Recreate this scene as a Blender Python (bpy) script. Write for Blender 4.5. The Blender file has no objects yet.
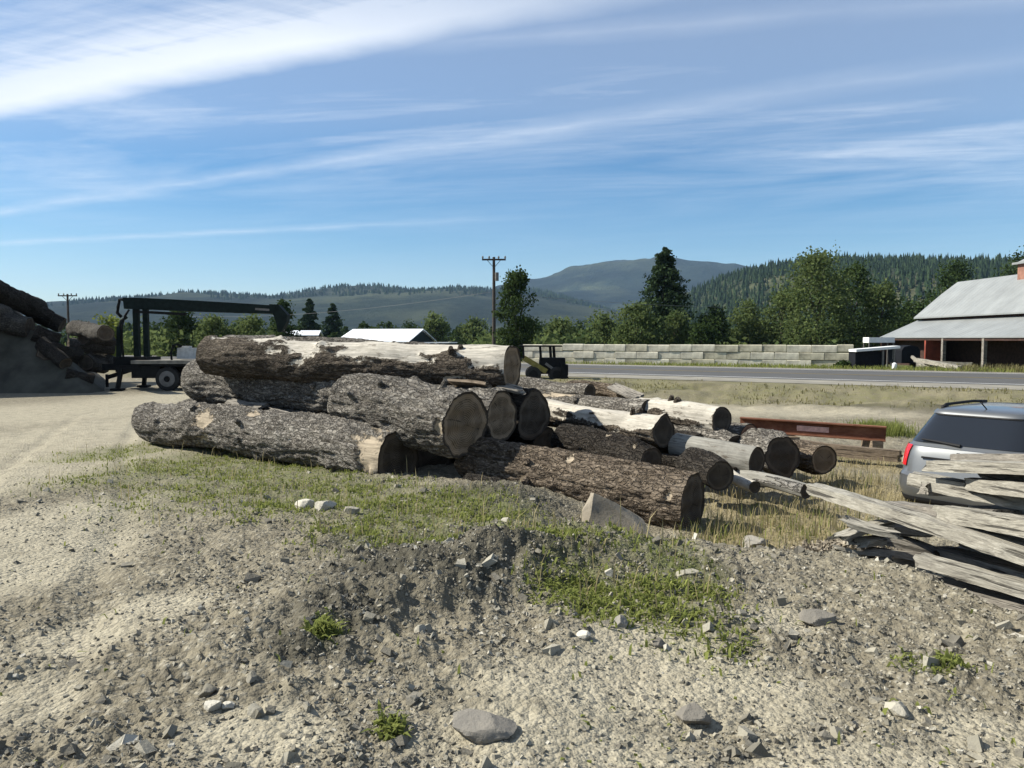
import bpy, math, random
import numpy as np
from mathutils import Vector, Matrix

random.seed(7)
RNG = np.random.default_rng(11)
sc = bpy.context.scene
COL = sc.collection
R = math.radians

# ----------------------------------------------------------------- camera
FPX, CX, CY, HOR, EYE = 769.0, 512.0, 384.0, 339.0, 2.35
PITCH = math.atan((CY - HOR) / FPX)
cam_d = bpy.data.cameras.new('camera')
cam_d.sensor_width = 36.0
cam_d.lens = 36.0 * FPX / 1024.0
cam_d.clip_start, cam_d.clip_end = 0.05, 30000
cam = bpy.data.objects.new('camera', cam_d)
COL.objects.link(cam)
cam.location = (0, 0, EYE)
cam.rotation_euler = (math.pi / 2 - PITCH, 0, 0)
sc.camera = cam


def P(px, py, d):
    dx, dy = (px - CX) / FPX, (CY - py) / FPX
    vy = math.cos(PITCH) + dy * math.sin(PITCH)
    vz = dy * math.cos(PITCH) - math.sin(PITCH)
    k = d / vy
    return Vector((dx * k, d, EYE + vz * k))


# ----------------------------------------------------------------- noise
def _h(ix, iy, iz, seed):
    with np.errstate(over='ignore'):
        n = (ix.astype(np.uint32) * np.uint32(374761393) + iy.astype(np.uint32) * np.uint32(668265263)
             + iz.astype(np.uint32) * np.uint32(2147483647) + np.uint32(seed * 9176 + 77))
        n = (n ^ (n >> np.uint32(13))) * np.uint32(1274126177)
        n = (n ^ (n >> np.uint32(16))) * np.uint32(2246822519)
        n = n ^ (n >> np.uint32(15))
    return n.astype(np.float64) / 4294967295.0


def vn(x, y, z=None, seed=0):
    x = np.asarray(x, float); y = np.asarray(y, float)
    if z is None:
        xi, yi = np.floor(x), np.floor(y)
        fx, fy = x - xi, y - yi
        fx = fx * fx * (3 - 2 * fx); fy = fy * fy * (3 - 2 * fy)
        xi = xi.astype(np.int64); yi = yi.astype(np.int64); zi = np.zeros_like(xi)
        a = _h(xi, yi, zi, seed); b = _h(xi + 1, yi, zi, seed)
        c = _h(xi, yi + 1, zi, seed); d = _h(xi + 1, yi + 1, zi, seed)
        return (a + (b - a) * fx) * (1 - fy) + (c + (d - c) * fx) * fy
    z = np.asarray(z, float)
    zi = np.floor(z); fz = z - zi
    fz = fz * fz * (3 - 2 * fz)
    zi = zi.astype(np.int64)
    xi, yi = np.floor(x), np.floor(y)
    fx, fy = x - xi, y - yi
    fx = fx * fx * (3 - 2 * fx); fy = fy * fy * (3 - 2 * fy)
    xi = xi.astype(np.int64); yi = yi.astype(np.int64)
    o = []
    for k in (0, 1):
        a = _h(xi, yi, zi + k, seed); b = _h(xi + 1, yi, zi + k, seed)
        c = _h(xi, yi + 1, zi + k, seed); d = _h(xi + 1, yi + 1, zi + k, seed)
        o.append((a + (b - a) * fx) * (1 - fy) + (c + (d - c) * fx) * fy)
    return o[0] * (1 - fz) + o[1] * fz


def fbm(x, y, z=None, oct=4, seed=0, gain=0.5):
    s, a, t, f = 0, 1.0, 0, 1.0
    for k in range(oct):
        s = s + a * vn(np.asarray(x) * f, np.asarray(y) * f, None if z is None else np.asarray(z) * f, seed + k)
        t += a; a *= gain; f *= 2.03
    return s / t


def sst(a, b, x):
    t = np.clip((np.asarray(x, float) - a) / (b - a), 0, 1)
    return t * t * (3 - 2 * t)


# ----------------------------------------------------------------- mesh builder
class MB:
    def __init__(s):
        s.v, s.f, s.n, s.at = [], [], 0, {}

    def add(s, verts, faces, **attrs):
        verts = np.asarray(verts, float).reshape(-1, 3)
        for fc in faces:
            s.f.append(tuple(int(i) + s.n for i in fc))
        for k in set(attrs) | set(s.at):
            lst = s.at.setdefault(k, [np.zeros(s.n)])
            val = attrs.get(k, 0.0)
            lst.append(np.broadcast_to(np.asarray(val, float), (len(verts),)).copy())
        s.v.append(verts); s.n += len(verts)

    def box(s, c, size, rot=None, taper=1.0):
        x, y, z = (k / 2 for k in size)
        t = taper
        p = [(-x, -y, -z), (x, -y, -z), (x, y, -z), (-x, y, -z), (-x * t, -y * t, z), (x * t, -y * t, z), (x * t, y * t, z), (-x * t, y * t, z)]
        p = [Vector(q) for q in p]
        if rot is not None:
            p = [rot @ q for q in p]
        c = Vector(c)
        s.add([q + c for q in p], [(0, 3, 2, 1), (4, 5, 6, 7), (0, 1, 5, 4), (1, 2, 6, 5), (2, 3, 7, 6), (3, 0, 4, 7)])

    def bar(s, a, b, w, h):
        a, b = Vector(a), Vector(b)
        d = b - a
        s.box((a + b) / 2, (d.length, w, h), axis_rot(d))

    def tube(s, pts, rad, seg=10, cap=True):
        pts = [Vector(p) for p in pts]
        if not hasattr(rad, '__len__'):
            rad = [rad] * len(pts)
        vs, fs = [], []
        for i, p in enumerate(pts):
            t = (pts[min(i + 1, len(pts) - 1)] - pts[max(i - 1, 0)])
            m = axis_rot(t)
            for k in range(seg):
                a = 2 * math.pi * k / seg
                vs.append(p + m @ Vector((0, math.cos(a) * rad[i], math.sin(a) * rad[i])))
        for i in range(len(pts) - 1):
            for k in range(seg):
                k2 = (k + 1) % seg
                fs.append((i * seg + k, i * seg + k2, (i + 1) * seg + k2, (i + 1) * seg + k))
        if cap:
            fs.append(tuple(range(seg))[::-1]); fs.append(tuple((len(pts) - 1) * seg + k for k in range(seg)))
        s.add(vs, fs)

    def build(s, name, mat, parent=None, smooth=False, sharp=None):
        me = bpy.data.meshes.new(name)
        v = np.concatenate(s.v) if s.v else np.zeros((0, 3))
        me.from_pydata(v.tolist(), [], s.f)
        return finish(name, me, mat, parent, {k: np.concatenate(a) for k, a in s.at.items()}, smooth, sharp)


def finish(name, me, mat, parent, attrs=None, smooth=False, sharp=None):
    for k, a in (attrs or {}).items():
        at = me.attributes.new(k, 'FLOAT', 'POINT')
        at.data.foreach_set('value', np.ascontiguousarray(a, dtype=np.float32))
    if smooth:
        me.shade_smooth()
        if sharp:
            me.set_sharp_from_angle(angle=R(sharp))
    me.materials.append(mat)
    me.update()
    o = bpy.data.objects.new(name, me)
    COL.objects.link(o)
    if parent:
        o.parent = parent
    return o


def quick_mesh(name, v, faces, mat, parent=None, attrs=None, smooth=False):
    """faces: (N,k) int array, fast path"""
    me = bpy.data.meshes.new(name)
    v = np.ascontiguousarray(v, np.float32); faces = np.ascontiguousarray(faces, np.int32)
    k = faces.shape[1]
    me.vertices.add(len(v)); me.vertices.foreach_set('co', v.ravel())
    me.loops.add(faces.size); me.loops.foreach_set('vertex_index', faces.ravel())
    me.polygons.add(len(faces))
    me.polygons.foreach_set('loop_start', np.arange(0, faces.size, k, dtype=np.int32))
    me.update(calc_edges=True)
    if not smooth: me.shade_flat()
    return finish(name, me, mat, parent, attrs, smooth)


def axis_rot(d):
    """rotation whose local X points along d, local Z as upright as possible"""
    x = Vector(d).normalized()
    up = Vector((0, 0, 1)) if abs(x.z) < 0.97 else Vector((0, 1, 0))
    y = up.cross(x).normalized()
    z = x.cross(y)
    return Matrix((x, y, z)).transposed()


def tag(o, label=None, cat=None, group=None, kind=None):
    if label: o['label'] = label
    if cat: o['category'] = cat
    if group: o['group'] = group
    if kind: o['kind'] = kind
    return o


def empty(name, loc, rot=None):
    o = bpy.data.objects.new(name, None)
    COL.objects.link(o)
    m = Matrix.Translation(Vector(loc))
    if rot is not None:
        m = m @ rot.to_4x4()
    o.matrix_world = m
    o.empty_display_size = 0.2
    return o


def thing(name, loc, label, cat, group=None, rot=None):
    return tag(empty(name, loc, rot), label, cat, group)


# ----------------------------------------------------------------- materials
class NT:
    def __init__(s, name):
        s.m = bpy.data.materials.new(name); s.m.use_nodes = True
        s.t = s.m.node_tree; s.t.nodes.clear()
        s.out = s.t.nodes.new('ShaderNodeOutputMaterial')

    def n(s, kind, **kw):
        nd = s.t.nodes.new('ShaderNode' + kind)
        for k, v in kw.items(): setattr(nd, k, v)
        return nd

    def put(s, sock, v):
        if hasattr(v, 'node') or isinstance(v, bpy.types.NodeSocket):
            s.t.links.new(v, sock)
        elif isinstance(v, (tuple, list)) and len(v) == 3 and sock.type == 'RGBA':
            sock.default_value = (*v, 1)
        else:
            sock.default_value = v

    def coord(s, scale=(1, 1, 1), kind='Object'):
        tc = s.n('TexCoord'); mp = s.n('Mapping')
        s.put(mp.inputs['Vector'], tc.outputs[kind]); mp.inputs['Scale'].default_value = scale
        return mp.outputs[0]

    def noise(s, vec, scale, detail=4, rough=0.55, dist=0.0):
        nd = s.n('TexNoise'); s.put(nd.inputs['Vector'], vec)
        nd.inputs['Scale'].default_value = scale; nd.inputs['Detail'].default_value = detail
        nd.inputs['Roughness'].default_value = rough; nd.inputs['Distortion'].default_value = dist
        return nd.outputs['Fac']

    def voro(s, vec, scale, feature='F1'):
        nd = s.n('TexVoronoi', feature=feature); s.put(nd.inputs['Vector'], vec)
        nd.inputs['Scale'].default_value = scale
        return nd

    def ramp(s, fac, stops):
        nd = s.n('ValToRGB'); s.put(nd.inputs[0], fac)
        cr = nd.color_ramp
        while len(cr.elements) < len(stops): cr.elements.new(0.5)
        for e, (p, c) in zip(cr.elements, stops):
            e.position = p
            e.color = (*c, 1) if isinstance(c, (tuple, list)) else (c, c, c, 1)
        return nd.outputs[0]

    def mix(s, fac, a, b, mode='MIX'):
        nd = s.n('Mix', data_type='RGBA', blend_type=mode)
        s.put(nd.inputs[0], fac); s.put(nd.inputs[6], a); s.put(nd.inputs[7], b)
        return nd.outputs[2]

    def math(s, op, a, b=0.0, clamp=False):
        nd = s.n('Math', operation=op, use_clamp=clamp)
        s.put(nd.inputs[0], a); s.put(nd.inputs[1], b)
        return nd.outputs[0]

    def attr(s, name):
        nd = s.n('Attribute', attribute_name=name)
        return nd.outputs['Fac']

    def bump(s, h, dist=0.02, strength=1.0, normal=None):
        nd = s.n('Bump'); s.put(nd.inputs['Height'], h)
        nd.inputs['Distance'].default_value = dist; nd.inputs['Strength'].default_value = strength
        if normal: s.put(nd.inputs['Normal'], normal)
        return nd.outputs[0]

    def bsdf(s, color, rough=0.8, metal=0.0, normal=None, spec=0.3, **kw):
        b = s.n('BsdfPrincipled')
        s.put(b.inputs['Base Color'], color); s.put(b.inputs['Roughness'], rough)
        s.put(b.inputs['Metallic'], metal); s.put(b.inputs['Specular IOR Level'], spec)
        if normal: s.put(b.inputs['Normal'], normal)
        for k, v in kw.items(): s.put(b.inputs[k], v)
        return b.outputs[0]

    def done(s, shader):
        s.t.links.new(shader, s.out.inputs['Surface'])
        return s.m


def plain(name, col, rough=0.7, metal=0.0, var=0.25, scale=6.0, spec=0.3, bump=0.0, **kw):
    t = NT(name)
    v = t.coord()
    n = t.noise(v, scale, 5)
    lo = tuple(c * (1 - var) for c in col); hi = tuple(min(1, c * (1 + var)) for c in col)
    c = t.ramp(n, [(0.3, lo), (0.7, hi)])
    nm = t.bump(t.noise(v, scale * 6, 3), 0.01, bump) if bump else None
    return t.done(t.bsdf(c, rough, metal, nm, spec, **kw))


def mat_ground():
    t = NT('dirt_and_gravel')  # bank built higher out of view to shade the visible slope
    v = t.coord()
    n1 = t.noise(v, 0.6, 6); n2 = t.noise(v, 5, 8, 0.65); n3 = t.noise(v, 45, 6, 0.7)
    vo = t.voro(v, 26); vo2 = t.voro(v, 70)
    soil = t.ramp(n2, [(0.25, (0.088, 0.077, 0.055)), (0.50, (0.185, 0.163, 0.117)), (0.78, (0.30, 0.268, 0.195))])
    peb = t.ramp(vo.outputs['Color'], [(0.1, (0.085, 0.077, 0.06)), (0.5, (0.21, 0.19, 0.145)), (0.9, (0.42, 0.39, 0.31))])
    pm = t.math('MULTIPLY', t.ramp(n1, [(0.35, 0.25), (0.65, 0.8)]), t.ramp(vo.outputs['Distance'], [(0.25, 1.0), (0.6, 0.0)]))
    c = t.mix(pm, soil, peb)
    sand = t.ramp(n3, [(0.3, (0.24, 0.214, 0.155)), (0.6, (0.385, 0.348, 0.26)), (0.85, (0.50, 0.46, 0.355))])
    sm = t.math('MULTIPLY', t.attr('sand'), t.ramp(n2, [(0.25, 0.35), (0.6, 1.0)]))
    c = t.mix(sm, c, sand)
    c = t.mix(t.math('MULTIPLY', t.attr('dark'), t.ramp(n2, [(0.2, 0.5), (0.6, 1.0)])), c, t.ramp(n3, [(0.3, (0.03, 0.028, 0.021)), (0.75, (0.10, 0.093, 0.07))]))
    gm = t.math('MULTIPLY', t.attr('green'), t.ramp(n2, [(0.35, 0.15), (0.6, 0.9)]))
    c = t.mix(gm, c, t.ramp(n3, [(0.3, (0.065, 0.075, 0.026)), (0.7, (0.15, 0.16, 0.065))]))
    dm = t.math('MULTIPLY', t.attr('dry'), t.ramp(n2, [(0.3, 0.4), (0.6, 1.0)]))
    c = t.mix(dm, c, t.ramp(n3, [(0.3, (0.14, 0.115, 0.06)), (0.7, (0.30, 0.25, 0.14))]))
    fm = t.attr('field')
    c = t.mix(fm, c, t.ramp(t.noise(v, 0.03, 6), [(0.35, (0.07, 0.085, 0.035)), (0.65, (0.16, 0.15, 0.075))]))
    h = t.math('ADD', t.math('MULTIPLY', n3, 0.5), t.math('MULTIPLY', vo.outputs['Distance'], -0.9))
    h = t.math('ADD', h, t.math('MULTIPLY', vo2.outputs['Distance'], -0.3))
    nm = t.bump(h, 0.03, 0.75)
    return t.done(t.bsdf(c, 0.95, 0, nm, 0.12))


def mat_bark(name, dark, mid, light, wood=(0.36, 0.30, 0.22)):
    t = NT(name)
    v = t.coord((0.25, 1, 1)); v2 = t.coord((0.8, 1, 1))
    a = t.noise(v, 17, 7, 0.72, 0.9); b = t.noise(v2, 3.5, 5, 0.6); e = t.noise(v, 60, 4, 0.7)
    c = t.ramp(a, [(0.30, dark), (0.5, mid), (0.72, light)])
    c = t.mix(t.ramp(b, [(0.35, 0.0), (0.7, 0.55)]), c, tuple(k * 1.25 for k in mid))
    big = t.noise(t.coord((0.5, 1, 1)), 1.7, 5, 0.65)
    c = t.mix(t.ramp(big, [(0.36, 0.75), (0.52, 0.0)]), c, tuple(k * 0.45 + 0.004 for k in mid))
    c = t.mix(t.ramp(big, [(0.54, 0.0), (0.70, 0.55)]), c, light)
    vo = t.voro(v, 9)
    c = t.mix(t.ramp(t.noise(v, 24, 5, 0.7, 0.5), [(0.34, 0.7), (0.47, 0.0)]), c, tuple(k * 0.8 for k in dark))
    wv = t.n('VectorMath', operation='ADD'); t.put(wv.inputs[0], t.coord((0.16, 1, 1)))
    nv = t.n('TexNoise'); nv.inputs['Scale'].default_value = 7; nv.inputs['Detail'].default_value = 4
    sv = t.n('VectorMath', operation='SCALE'); t.put(sv.inputs[0], nv.outputs['Color']); sv.inputs['Scale'].default_value = 0.20
    t.put(nv.inputs['Vector'], v2); t.put(wv.inputs[1], sv.outputs[0])
    pl_ = t.voro(wv.outputs[0], 17, 'DISTANCE_TO_EDGE').outputs['Distance']
    plate = t.ramp(pl_, [(0.0, 0.0), (0.16, 1.0)])
    c = t.mix(t.math('MULTIPLY', t.math('SUBTRACT', 1.0, plate), 0.36), c, tuple(k * 0.6 for k in dark))
    fleck = t.math('MULTIPLY', t.ramp(t.noise(v2, 17, 6, 0.8), [(0.53, 0.0), (0.63, 1.0)]), 0.42)
    c = t.mix(fleck, c, tuple(min(1, k * 1.7) for k in light))
    g = t.noise(t.coord((0.06, 1, 1)), 30, 6, 0.6)
    w = t.ramp(g, [(0.25, tuple(k * 0.55 for k in wood)), (0.55, wood), (0.8, tuple(min(1, k * 1.3) for k in wood))])
    w = t.mix(t.ramp(t.noise(v2, 2.6, 6, 0.75), [(0.48, 0.0), (0.70, 0.75)]), w, tuple(k * 0.5 for k in wood))
    w = t.mix(t.ramp(t.noise(t.coord((0.25, 1, 1)), 13, 6, 0.75), [(0.56, 0.0), (0.66, 0.8)]), w, (0.07, 0.055, 0.04))
    bm = t.math('ADD', t.attr('bare'), t.math('MULTIPLY', t.math('SUBTRACT', t.noise(v2, 9, 7, 0.75), 0.5), 1.5))
    bm = t.ramp(bm, [(0.46, 0.0), (0.54, 1.0)])
    c = t.mix(bm, c, w)
    hb = t.math('ADD', t.math('MULTIPLY', plate, 0.7), t.math('ADD', t.math('MULTIPLY', a, 0.7), t.math('MULTIPLY', e, 0.3)))
    hh = t.mix(bm, hb, t.math('MULTIPLY', g, 0.25))
    nm = t.bump(hh, 0.05, 1.0)
    return t.done(t.bsdf(c, 0.92, 0, nm, 0.1))


def mat_cut(name, base=(0.26, 0.20, 0.14)):
    t = NT(name)
    rad = t.attr('rad'); v = t.coord()
    n = t.noise(v, 5, 5, 0.6)
    rr = t.math('ADD', t.math('MULTIPLY', rad, 16.0), t.math('MULTIPLY', n, 2.0))
    ring = t.math('SINE', t.math('MULTIPLY', rr, 6.2832))
    c = t.ramp(t.math('ADD', t.math('MULTIPLY', ring, 0.20), n), [(0.25, tuple(k * 0.45 for k in base)), (0.5, base), (0.8, tuple(k * 1.5 for k in base))])
    c = t.mix(t.ramp(t.noise(v, 2.2, 4), [(0.4, 0.0), (0.75, 0.6)]), c, tuple(k * 0.55 for k in base))
    crk = t.math('LESS_THAN', t.math('ADD', t.attr('crack'), t.math('MULTIPLY', t.math('SUBTRACT', t.noise(v, 14, 4), 0.5), 0.12)), 0.022)
    c = t.mix(t.math('MULTIPLY', crk, 0.7), c, (0.02, 0.016, 0.012))
    c = t.mix(t.ramp(t.math('ADD', rad, t.math('MULTIPLY', t.math('SUBTRACT', n, 0.5), 0.12)), [(0.74, 0.0), (0.80, 0.45), (0.90, 0.45), (0.92, 0.0)]), c, tuple(min(1, k * 1.9) for k in base))
    c = t.mix(t.ramp(rad, [(0.90, 0.0), (0.95, 1.0)]), c, (0.05, 0.04, 0.03))
    nm = t.bump(t.math('ADD', t.math('MULTIPLY', ring, 0.2), t.noise(v, 30, 4)), 0.012, 0.6)
    return t.done(t.bsdf(c, 0.9, 0, nm, 0.12))


def mat_board(name, lo, mid, hi):
    t = NT(name)
    v = t.coord((0.12, 1, 1)); v2 = t.coord((0.5, 1, 1))
    g = t.noise(v, 48, 7, 0.7, 0.8); b = t.noise(v2, 3, 5, 0.6)
    c = t.ramp(t.math('ADD', t.math('MULTIPLY', g, 0.6), t.math('MULTIPLY', b, 0.4)), [(0.33, lo), (0.5, mid), (0.66, hi)])
    crack = t.ramp(t.noise(t.coord((0.04, 1, 1)), 34, 4, 0.6), [(0.56, 0.0), (0.62, 0.85)])
    c = t.mix(crack, c, tuple(k * 0.3 for k in lo))
    stain = t.ramp(t.noise(v2, 3.2, 6, 0.75), [(0.50, 0.0), (0.68, 0.8)])
    c = t.mix(stain, c, tuple(k * 0.42 for k in mid))
    nm = t.bump(t.math('SUBTRACT', g, crack), 0.012, 0.8)
    return t.done(t.bsdf(c, 0.88, 0, nm, 0.15))


def mat_leaf(name, dark, light, trans=0.35):
    t = NT(name)
    c = t.ramp(t.attr('tint'), [(0.0, dark), (1.0, light)])
    d = t.n('BsdfDiffuse'); t.put(d.inputs['Color'], c)
    tr = t.n('BsdfTranslucent'); t.put(tr.inputs['Color'], t.mix(0.5, c, tuple(k * 1.3 for k in light)))
    mx = t.n('MixShader'); mx.inputs[0].default_value = trans
    t.t.links.new(d.outputs[0], mx.inputs[1]); t.t.links.new(tr.outputs[0], mx.inputs[2])
    return t.done(mx.outputs[0])


def mat_stone(name, stops, scale=9):
    t = NT(name)
    v = t.coord()
    base = t.ramp(t.attr('tint'), stops)
    n = t.noise(v, scale, 6, 0.65)
    c = t.mix(t.ramp(n, [(0.3, 0.0), (0.75, 0.55)]), base, (0.30, 0.27, 0.22))
    c = t.mix(t.ramp(t.noise(v, scale * 4, 4), [(0.55, 0.0), (0.8, 0.5)]), c, (0.07, 0.065, 0.06))
    nm = t.bump(t.noise(v, scale * 3, 6, 0.7), 0.015, 0.7)
    return t.done(t.bsdf(c, 0.9, 0, nm, 0.15))


def mat_forest(name, dark, light, clear, scale, bump):
    t = NT(name)
    v = t.coord()
    a = t.noise(v, scale, 8, 0.7); b = t.noise(v, scale * 0.09, 5, 0.55, 0.5)
    c = t.ramp(a, [(0.3, dark), (0.7, light)])
    c = t.mix(t.ramp(b, [(0.50, 0.0), (0.62, 0.85)]), c, clear)
    c = t.mix(t.ramp(t.noise(v, scale * 0.03, 6, 0.65, 0.8), [(0.40, 0.7), (0.55, 0.0)]), c, tuple(k * 0.5 for k in dark))
    nm = t.bump(a, bump, 0.8)
    return t.done(t.bsdf(c, 0.95, 0, nm, 0.05))


M = {}
M['ground'] = mat_ground()
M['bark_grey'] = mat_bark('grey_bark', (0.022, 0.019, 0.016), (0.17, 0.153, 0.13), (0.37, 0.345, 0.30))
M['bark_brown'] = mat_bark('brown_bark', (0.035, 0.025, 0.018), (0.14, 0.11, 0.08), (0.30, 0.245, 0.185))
M['bark_dark'] = mat_bark('dark_bark', (0.014, 0.012, 0.010), (0.038, 0.032, 0.026), (0.085, 0.075, 0.062))  # dark bark, darkened further to carry the black shade between logs
M['bark_shade'] = mat_bark('shaded_grey_bark', (0.02, 0.018, 0.015), (0.085, 0.077, 0.066), (0.17, 0.157, 0.135))  # grey bark with the shade of the bank put into its colour
M['wood_pale'] = mat_bark('pale_log_wood', (0.03, 0.024, 0.018), (0.10, 0.082, 0.064), (0.20, 0.17, 0.13), (0.46, 0.425, 0.36))
M['wood_grey'] = mat_bark('grey_smooth_wood', (0.05, 0.045, 0.04), (0.2, 0.19, 0.17), (0.3, 0.28, 0.25), (0.25, 0.24, 0.21))
M['cut'] = mat_cut('weathered_cut_wood', (0.175, 0.13, 0.085))
M['cut_grey'] = mat_cut('dark_cut_wood', (0.07, 0.056, 0.042))
M['cut_red'] = mat_cut('reddish_cut_wood', (0.24, 0.13, 0.08))
M['board'] = mat_board('weathered_timber', (0.11, 0.10, 0.085), (0.29, 0.27, 0.225), (0.48, 0.455, 0.39))
M['board_grey'] = mat_board('grey_timber', (0.09, 0.082, 0.07), (0.22, 0.20, 0.17), (0.38, 0.35, 0.30))
M['board_brown'] = mat_board('brown_timber', (0.09, 0.065, 0.045), (0.20, 0.155, 0.11), (0.33, 0.26, 0.19))
M['stone'] = mat_stone('loose_stone', [(0, (0.06, 0.057, 0.047)), (0.45, (0.155, 0.144, 0.11)), (0.8, (0.31, 0.29, 0.23)), (1, (0.54, 0.51, 0.43))])
M['chips'] = mat_stone('bark_and_wood_chips', [(0, (0.06, 0.048, 0.035)), (0.5, (0.19, 0.155, 0.11)), (1, (0.40, 0.35, 0.265))])
M['slate'] = mat_stone('blue_grey_rock', [(0, (0.085, 0.078, 0.068)), (1, (0.25, 0.235, 0.205))])
M['boulder'] = mat_stone('tan_boulder_rock', [(0, (0.15, 0.125, 0.09)), (1, (0.27, 0.235, 0.18))], 5)
M['weed'] = mat_leaf('weed_leaf', (0.08, 0.10, 0.028), (0.25, 0.272, 0.08), 0.35)
M['dry'] = mat_leaf('dry_grass_blade', (0.17, 0.145, 0.07), (0.40, 0.34, 0.19), 0.3)
M['verge'] = mat_leaf('verge_grass_blade', (0.085, 0.085, 0.035), (0.26, 0.23, 0.115), 0.3)
M['leaf_dark'] = mat_leaf('dark_leaf', (0.018, 0.032, 0.012), (0.06, 0.088, 0.03), 0.25)
M['leaf_mid'] = mat_leaf('green_leaf', (0.035, 0.058, 0.022), (0.145, 0.18, 0.066), 0.35)
M['leaf_light'] = mat_leaf('bright_leaf', (0.07, 0.10, 0.025), (0.22, 0.25, 0.06), 0.35)
M['needle'] = mat_leaf('conifer_needle', (0.014, 0.026, 0.013), (0.052, 0.078, 0.036), 0.12)
M['trunk'] = plain('tree_trunk_bark', (0.09, 0.075, 0.06), 0.95, var=0.4)
M['steel_dark'] = plain('dark_green_paint', (0.007, 0.013, 0.011), 0.7, var=0.4, spec=0.15)
M['steel_black'] = plain('black_steel', (0.010, 0.010, 0.010), 0.75, var=0.4, spec=0.12)
M['deck'] = plain('weathered_deck', (0.20, 0.185, 0.155), 0.9, var=0.35, scale=3)
M['rubber'] = plain('tyre_rubber', (0.022, 0.021, 0.02), 0.9, var=0.3)
M['rim'] = plain('dusty_wheel_rim', (0.14, 0.133, 0.122), 0.6, var=0.25)
M['white'] = plain('white_paint', (0.74, 0.74, 0.72), 0.5, var=0.06)
M['tank'] = plain('dusty_white_plastic', (0.42, 0.42, 0.40), 0.7, var=0.2)
M['tin'] = plain('white_tin_roof', (0.78, 0.80, 0.82), 0.45, var=0.05)
M['yellow'] = plain('dull_yellow_paint', (0.17, 0.145, 0.035), 0.6, var=0.3)
M['conc'] = plain('block_concrete', (0.52, 0.485, 0.385), 0.9, var=0.34, scale=2.2, bump=0.5)
M['conc_old'] = plain('stained_block_concrete', (0.40, 0.37, 0.275), 0.9, var=0.45, scale=1.8, bump=0.5)
M['asphalt'] = plain('grey_asphalt', (0.075, 0.074, 0.072), 0.9, var=0.15, scale=0.5)
M['shoulder'] = plain('road_shoulder_gravel', (0.21, 0.195, 0.16), 0.95, var=0.25, scale=1.2)
M['paint_w'] = plain('white_road_paint', (0.62, 0.62, 0.60), 0.8, var=0.1)
M['paint_y'] = plain('yellow_road_paint', (0.22, 0.17, 0.07), 0.8, var=0.1)
M['pole'] = plain('tarred_pole_wood', (0.055, 0.045, 0.037), 0.9, var=0.35)
M['wire'] = plain('grey_cable', (0.14, 0.145, 0.15), 0.6, var=0.1)
M['red'] = plain('faded_red_boards', (0.22, 0.05, 0.03), 0.85, var=0.35, scale=2)
M['red_pale'] = plain('sun_bleached_red_boards', (0.24, 0.12, 0.085), 0.85, var=0.4, scale=2)
M['dark_in'] = plain('dark_barn_boards', (0.045, 0.024, 0.018), 0.95, var=0.4)
M['dirtpile'] = plain('dark_sand', (0.06, 0.057, 0.044), 0.95, var=0.35, scale=1.5, bump=0.8)
M['navy'] = plain('black_tarp', (0.010, 0.011, 0.014), 0.8, var=0.3, spec=0.1)
M['pink'] = plain('flaked_pink_paint', (0.62, 0.40, 0.34), 0.8, var=0.25, scale=14)


def mat_roof(name, col, freq):
    t = NT(name)
    v = t.coord()
    sx = t.n('SeparateXYZ'); t.put(sx.inputs[0], v)
    rib = t.math('PINGPONG', t.math('MULTIPLY', sx.outputs[1], freq), 1.0)
    n = t.noise(v, 0.7, 6, 0.65)
    c = t.ramp(n, [(0.3, tuple(k * 0.82 for k in col)), (0.7, tuple(k * 1.15 for k in col))])
    c = t.mix(t.ramp(t.noise(v, 2.5, 5, 0.7), [(0.62, 0.0), (0.8, 0.4)]), c, (0.26, 0.19, 0.14))
    return t.done(t.bsdf(c, 0.55, 0.15, t.bump(rib, 0.03, 0.6), 0.35))


M['roof'] = mat_roof('galvanised_roof', (0.235, 0.245, 0.24), 4.0)


def mat_rust():
    t = NT('rusty_steel')
    v = t.coord((0.4, 1, 1))
    n = t.noise(v, 4, 7, 0.7)
    c = t.ramp(n, [(0.3, (0.06, 0.026, 0.016)), (0.5, (0.155, 0.066, 0.038)), (0.7, (0.24, 0.115, 0.07))])
    return t.done(t.bsdf(c, 0.9, 0, t.bump(t.noise(v, 40, 4), 0.01, 0.6), 0.15))


M['rust'] = mat_rust()
M['car'] = (lambda t: t.done(t.bsdf((0.14, 0.145, 0.147), 0.40, 0.6, None, 0.5, **{'Coat Weight': 0.6, 'Coat Roughness': 0.06})))(NT('silver_car_paint'))
M['glass'] = (lambda t: t.done(t.bsdf((0.012, 0.014, 0.017), 0.07, 0, None, 0.6)))(NT('tinted_car_glass'))
M['taillight'] = (lambda t: t.done(t.bsdf((0.42, 0.012, 0.016), 0.12, 0, None, 0.6)))(NT('red_lamp_lens'))
M['lens_white'] = (lambda t: t.done(t.bsdf((0.75, 0.72, 0.70), 0.15, 0, None, 0.6)))(NT('white_lamp_lens'))
M['plastic'] = plain('grey_black_plastic', (0.016, 0.016, 0.017), 0.65, var=0.15, spec=0.15)
M['chrome'] = (lambda t: t.done(t.bsdf((0.75, 0.76, 0.78), 0.15, 1.0, None, 0.5)))(NT('chrome'))

# ----------------------------------------------------------------- terrain height
ND = np.array([0.54, 0.8417])           # across the road
RD = np.array([0.8417, -0.54])          # along the road
ROAD_Z = 0.5


def s_of(x, y): return ND[0] * x + ND[1] * y


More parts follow.
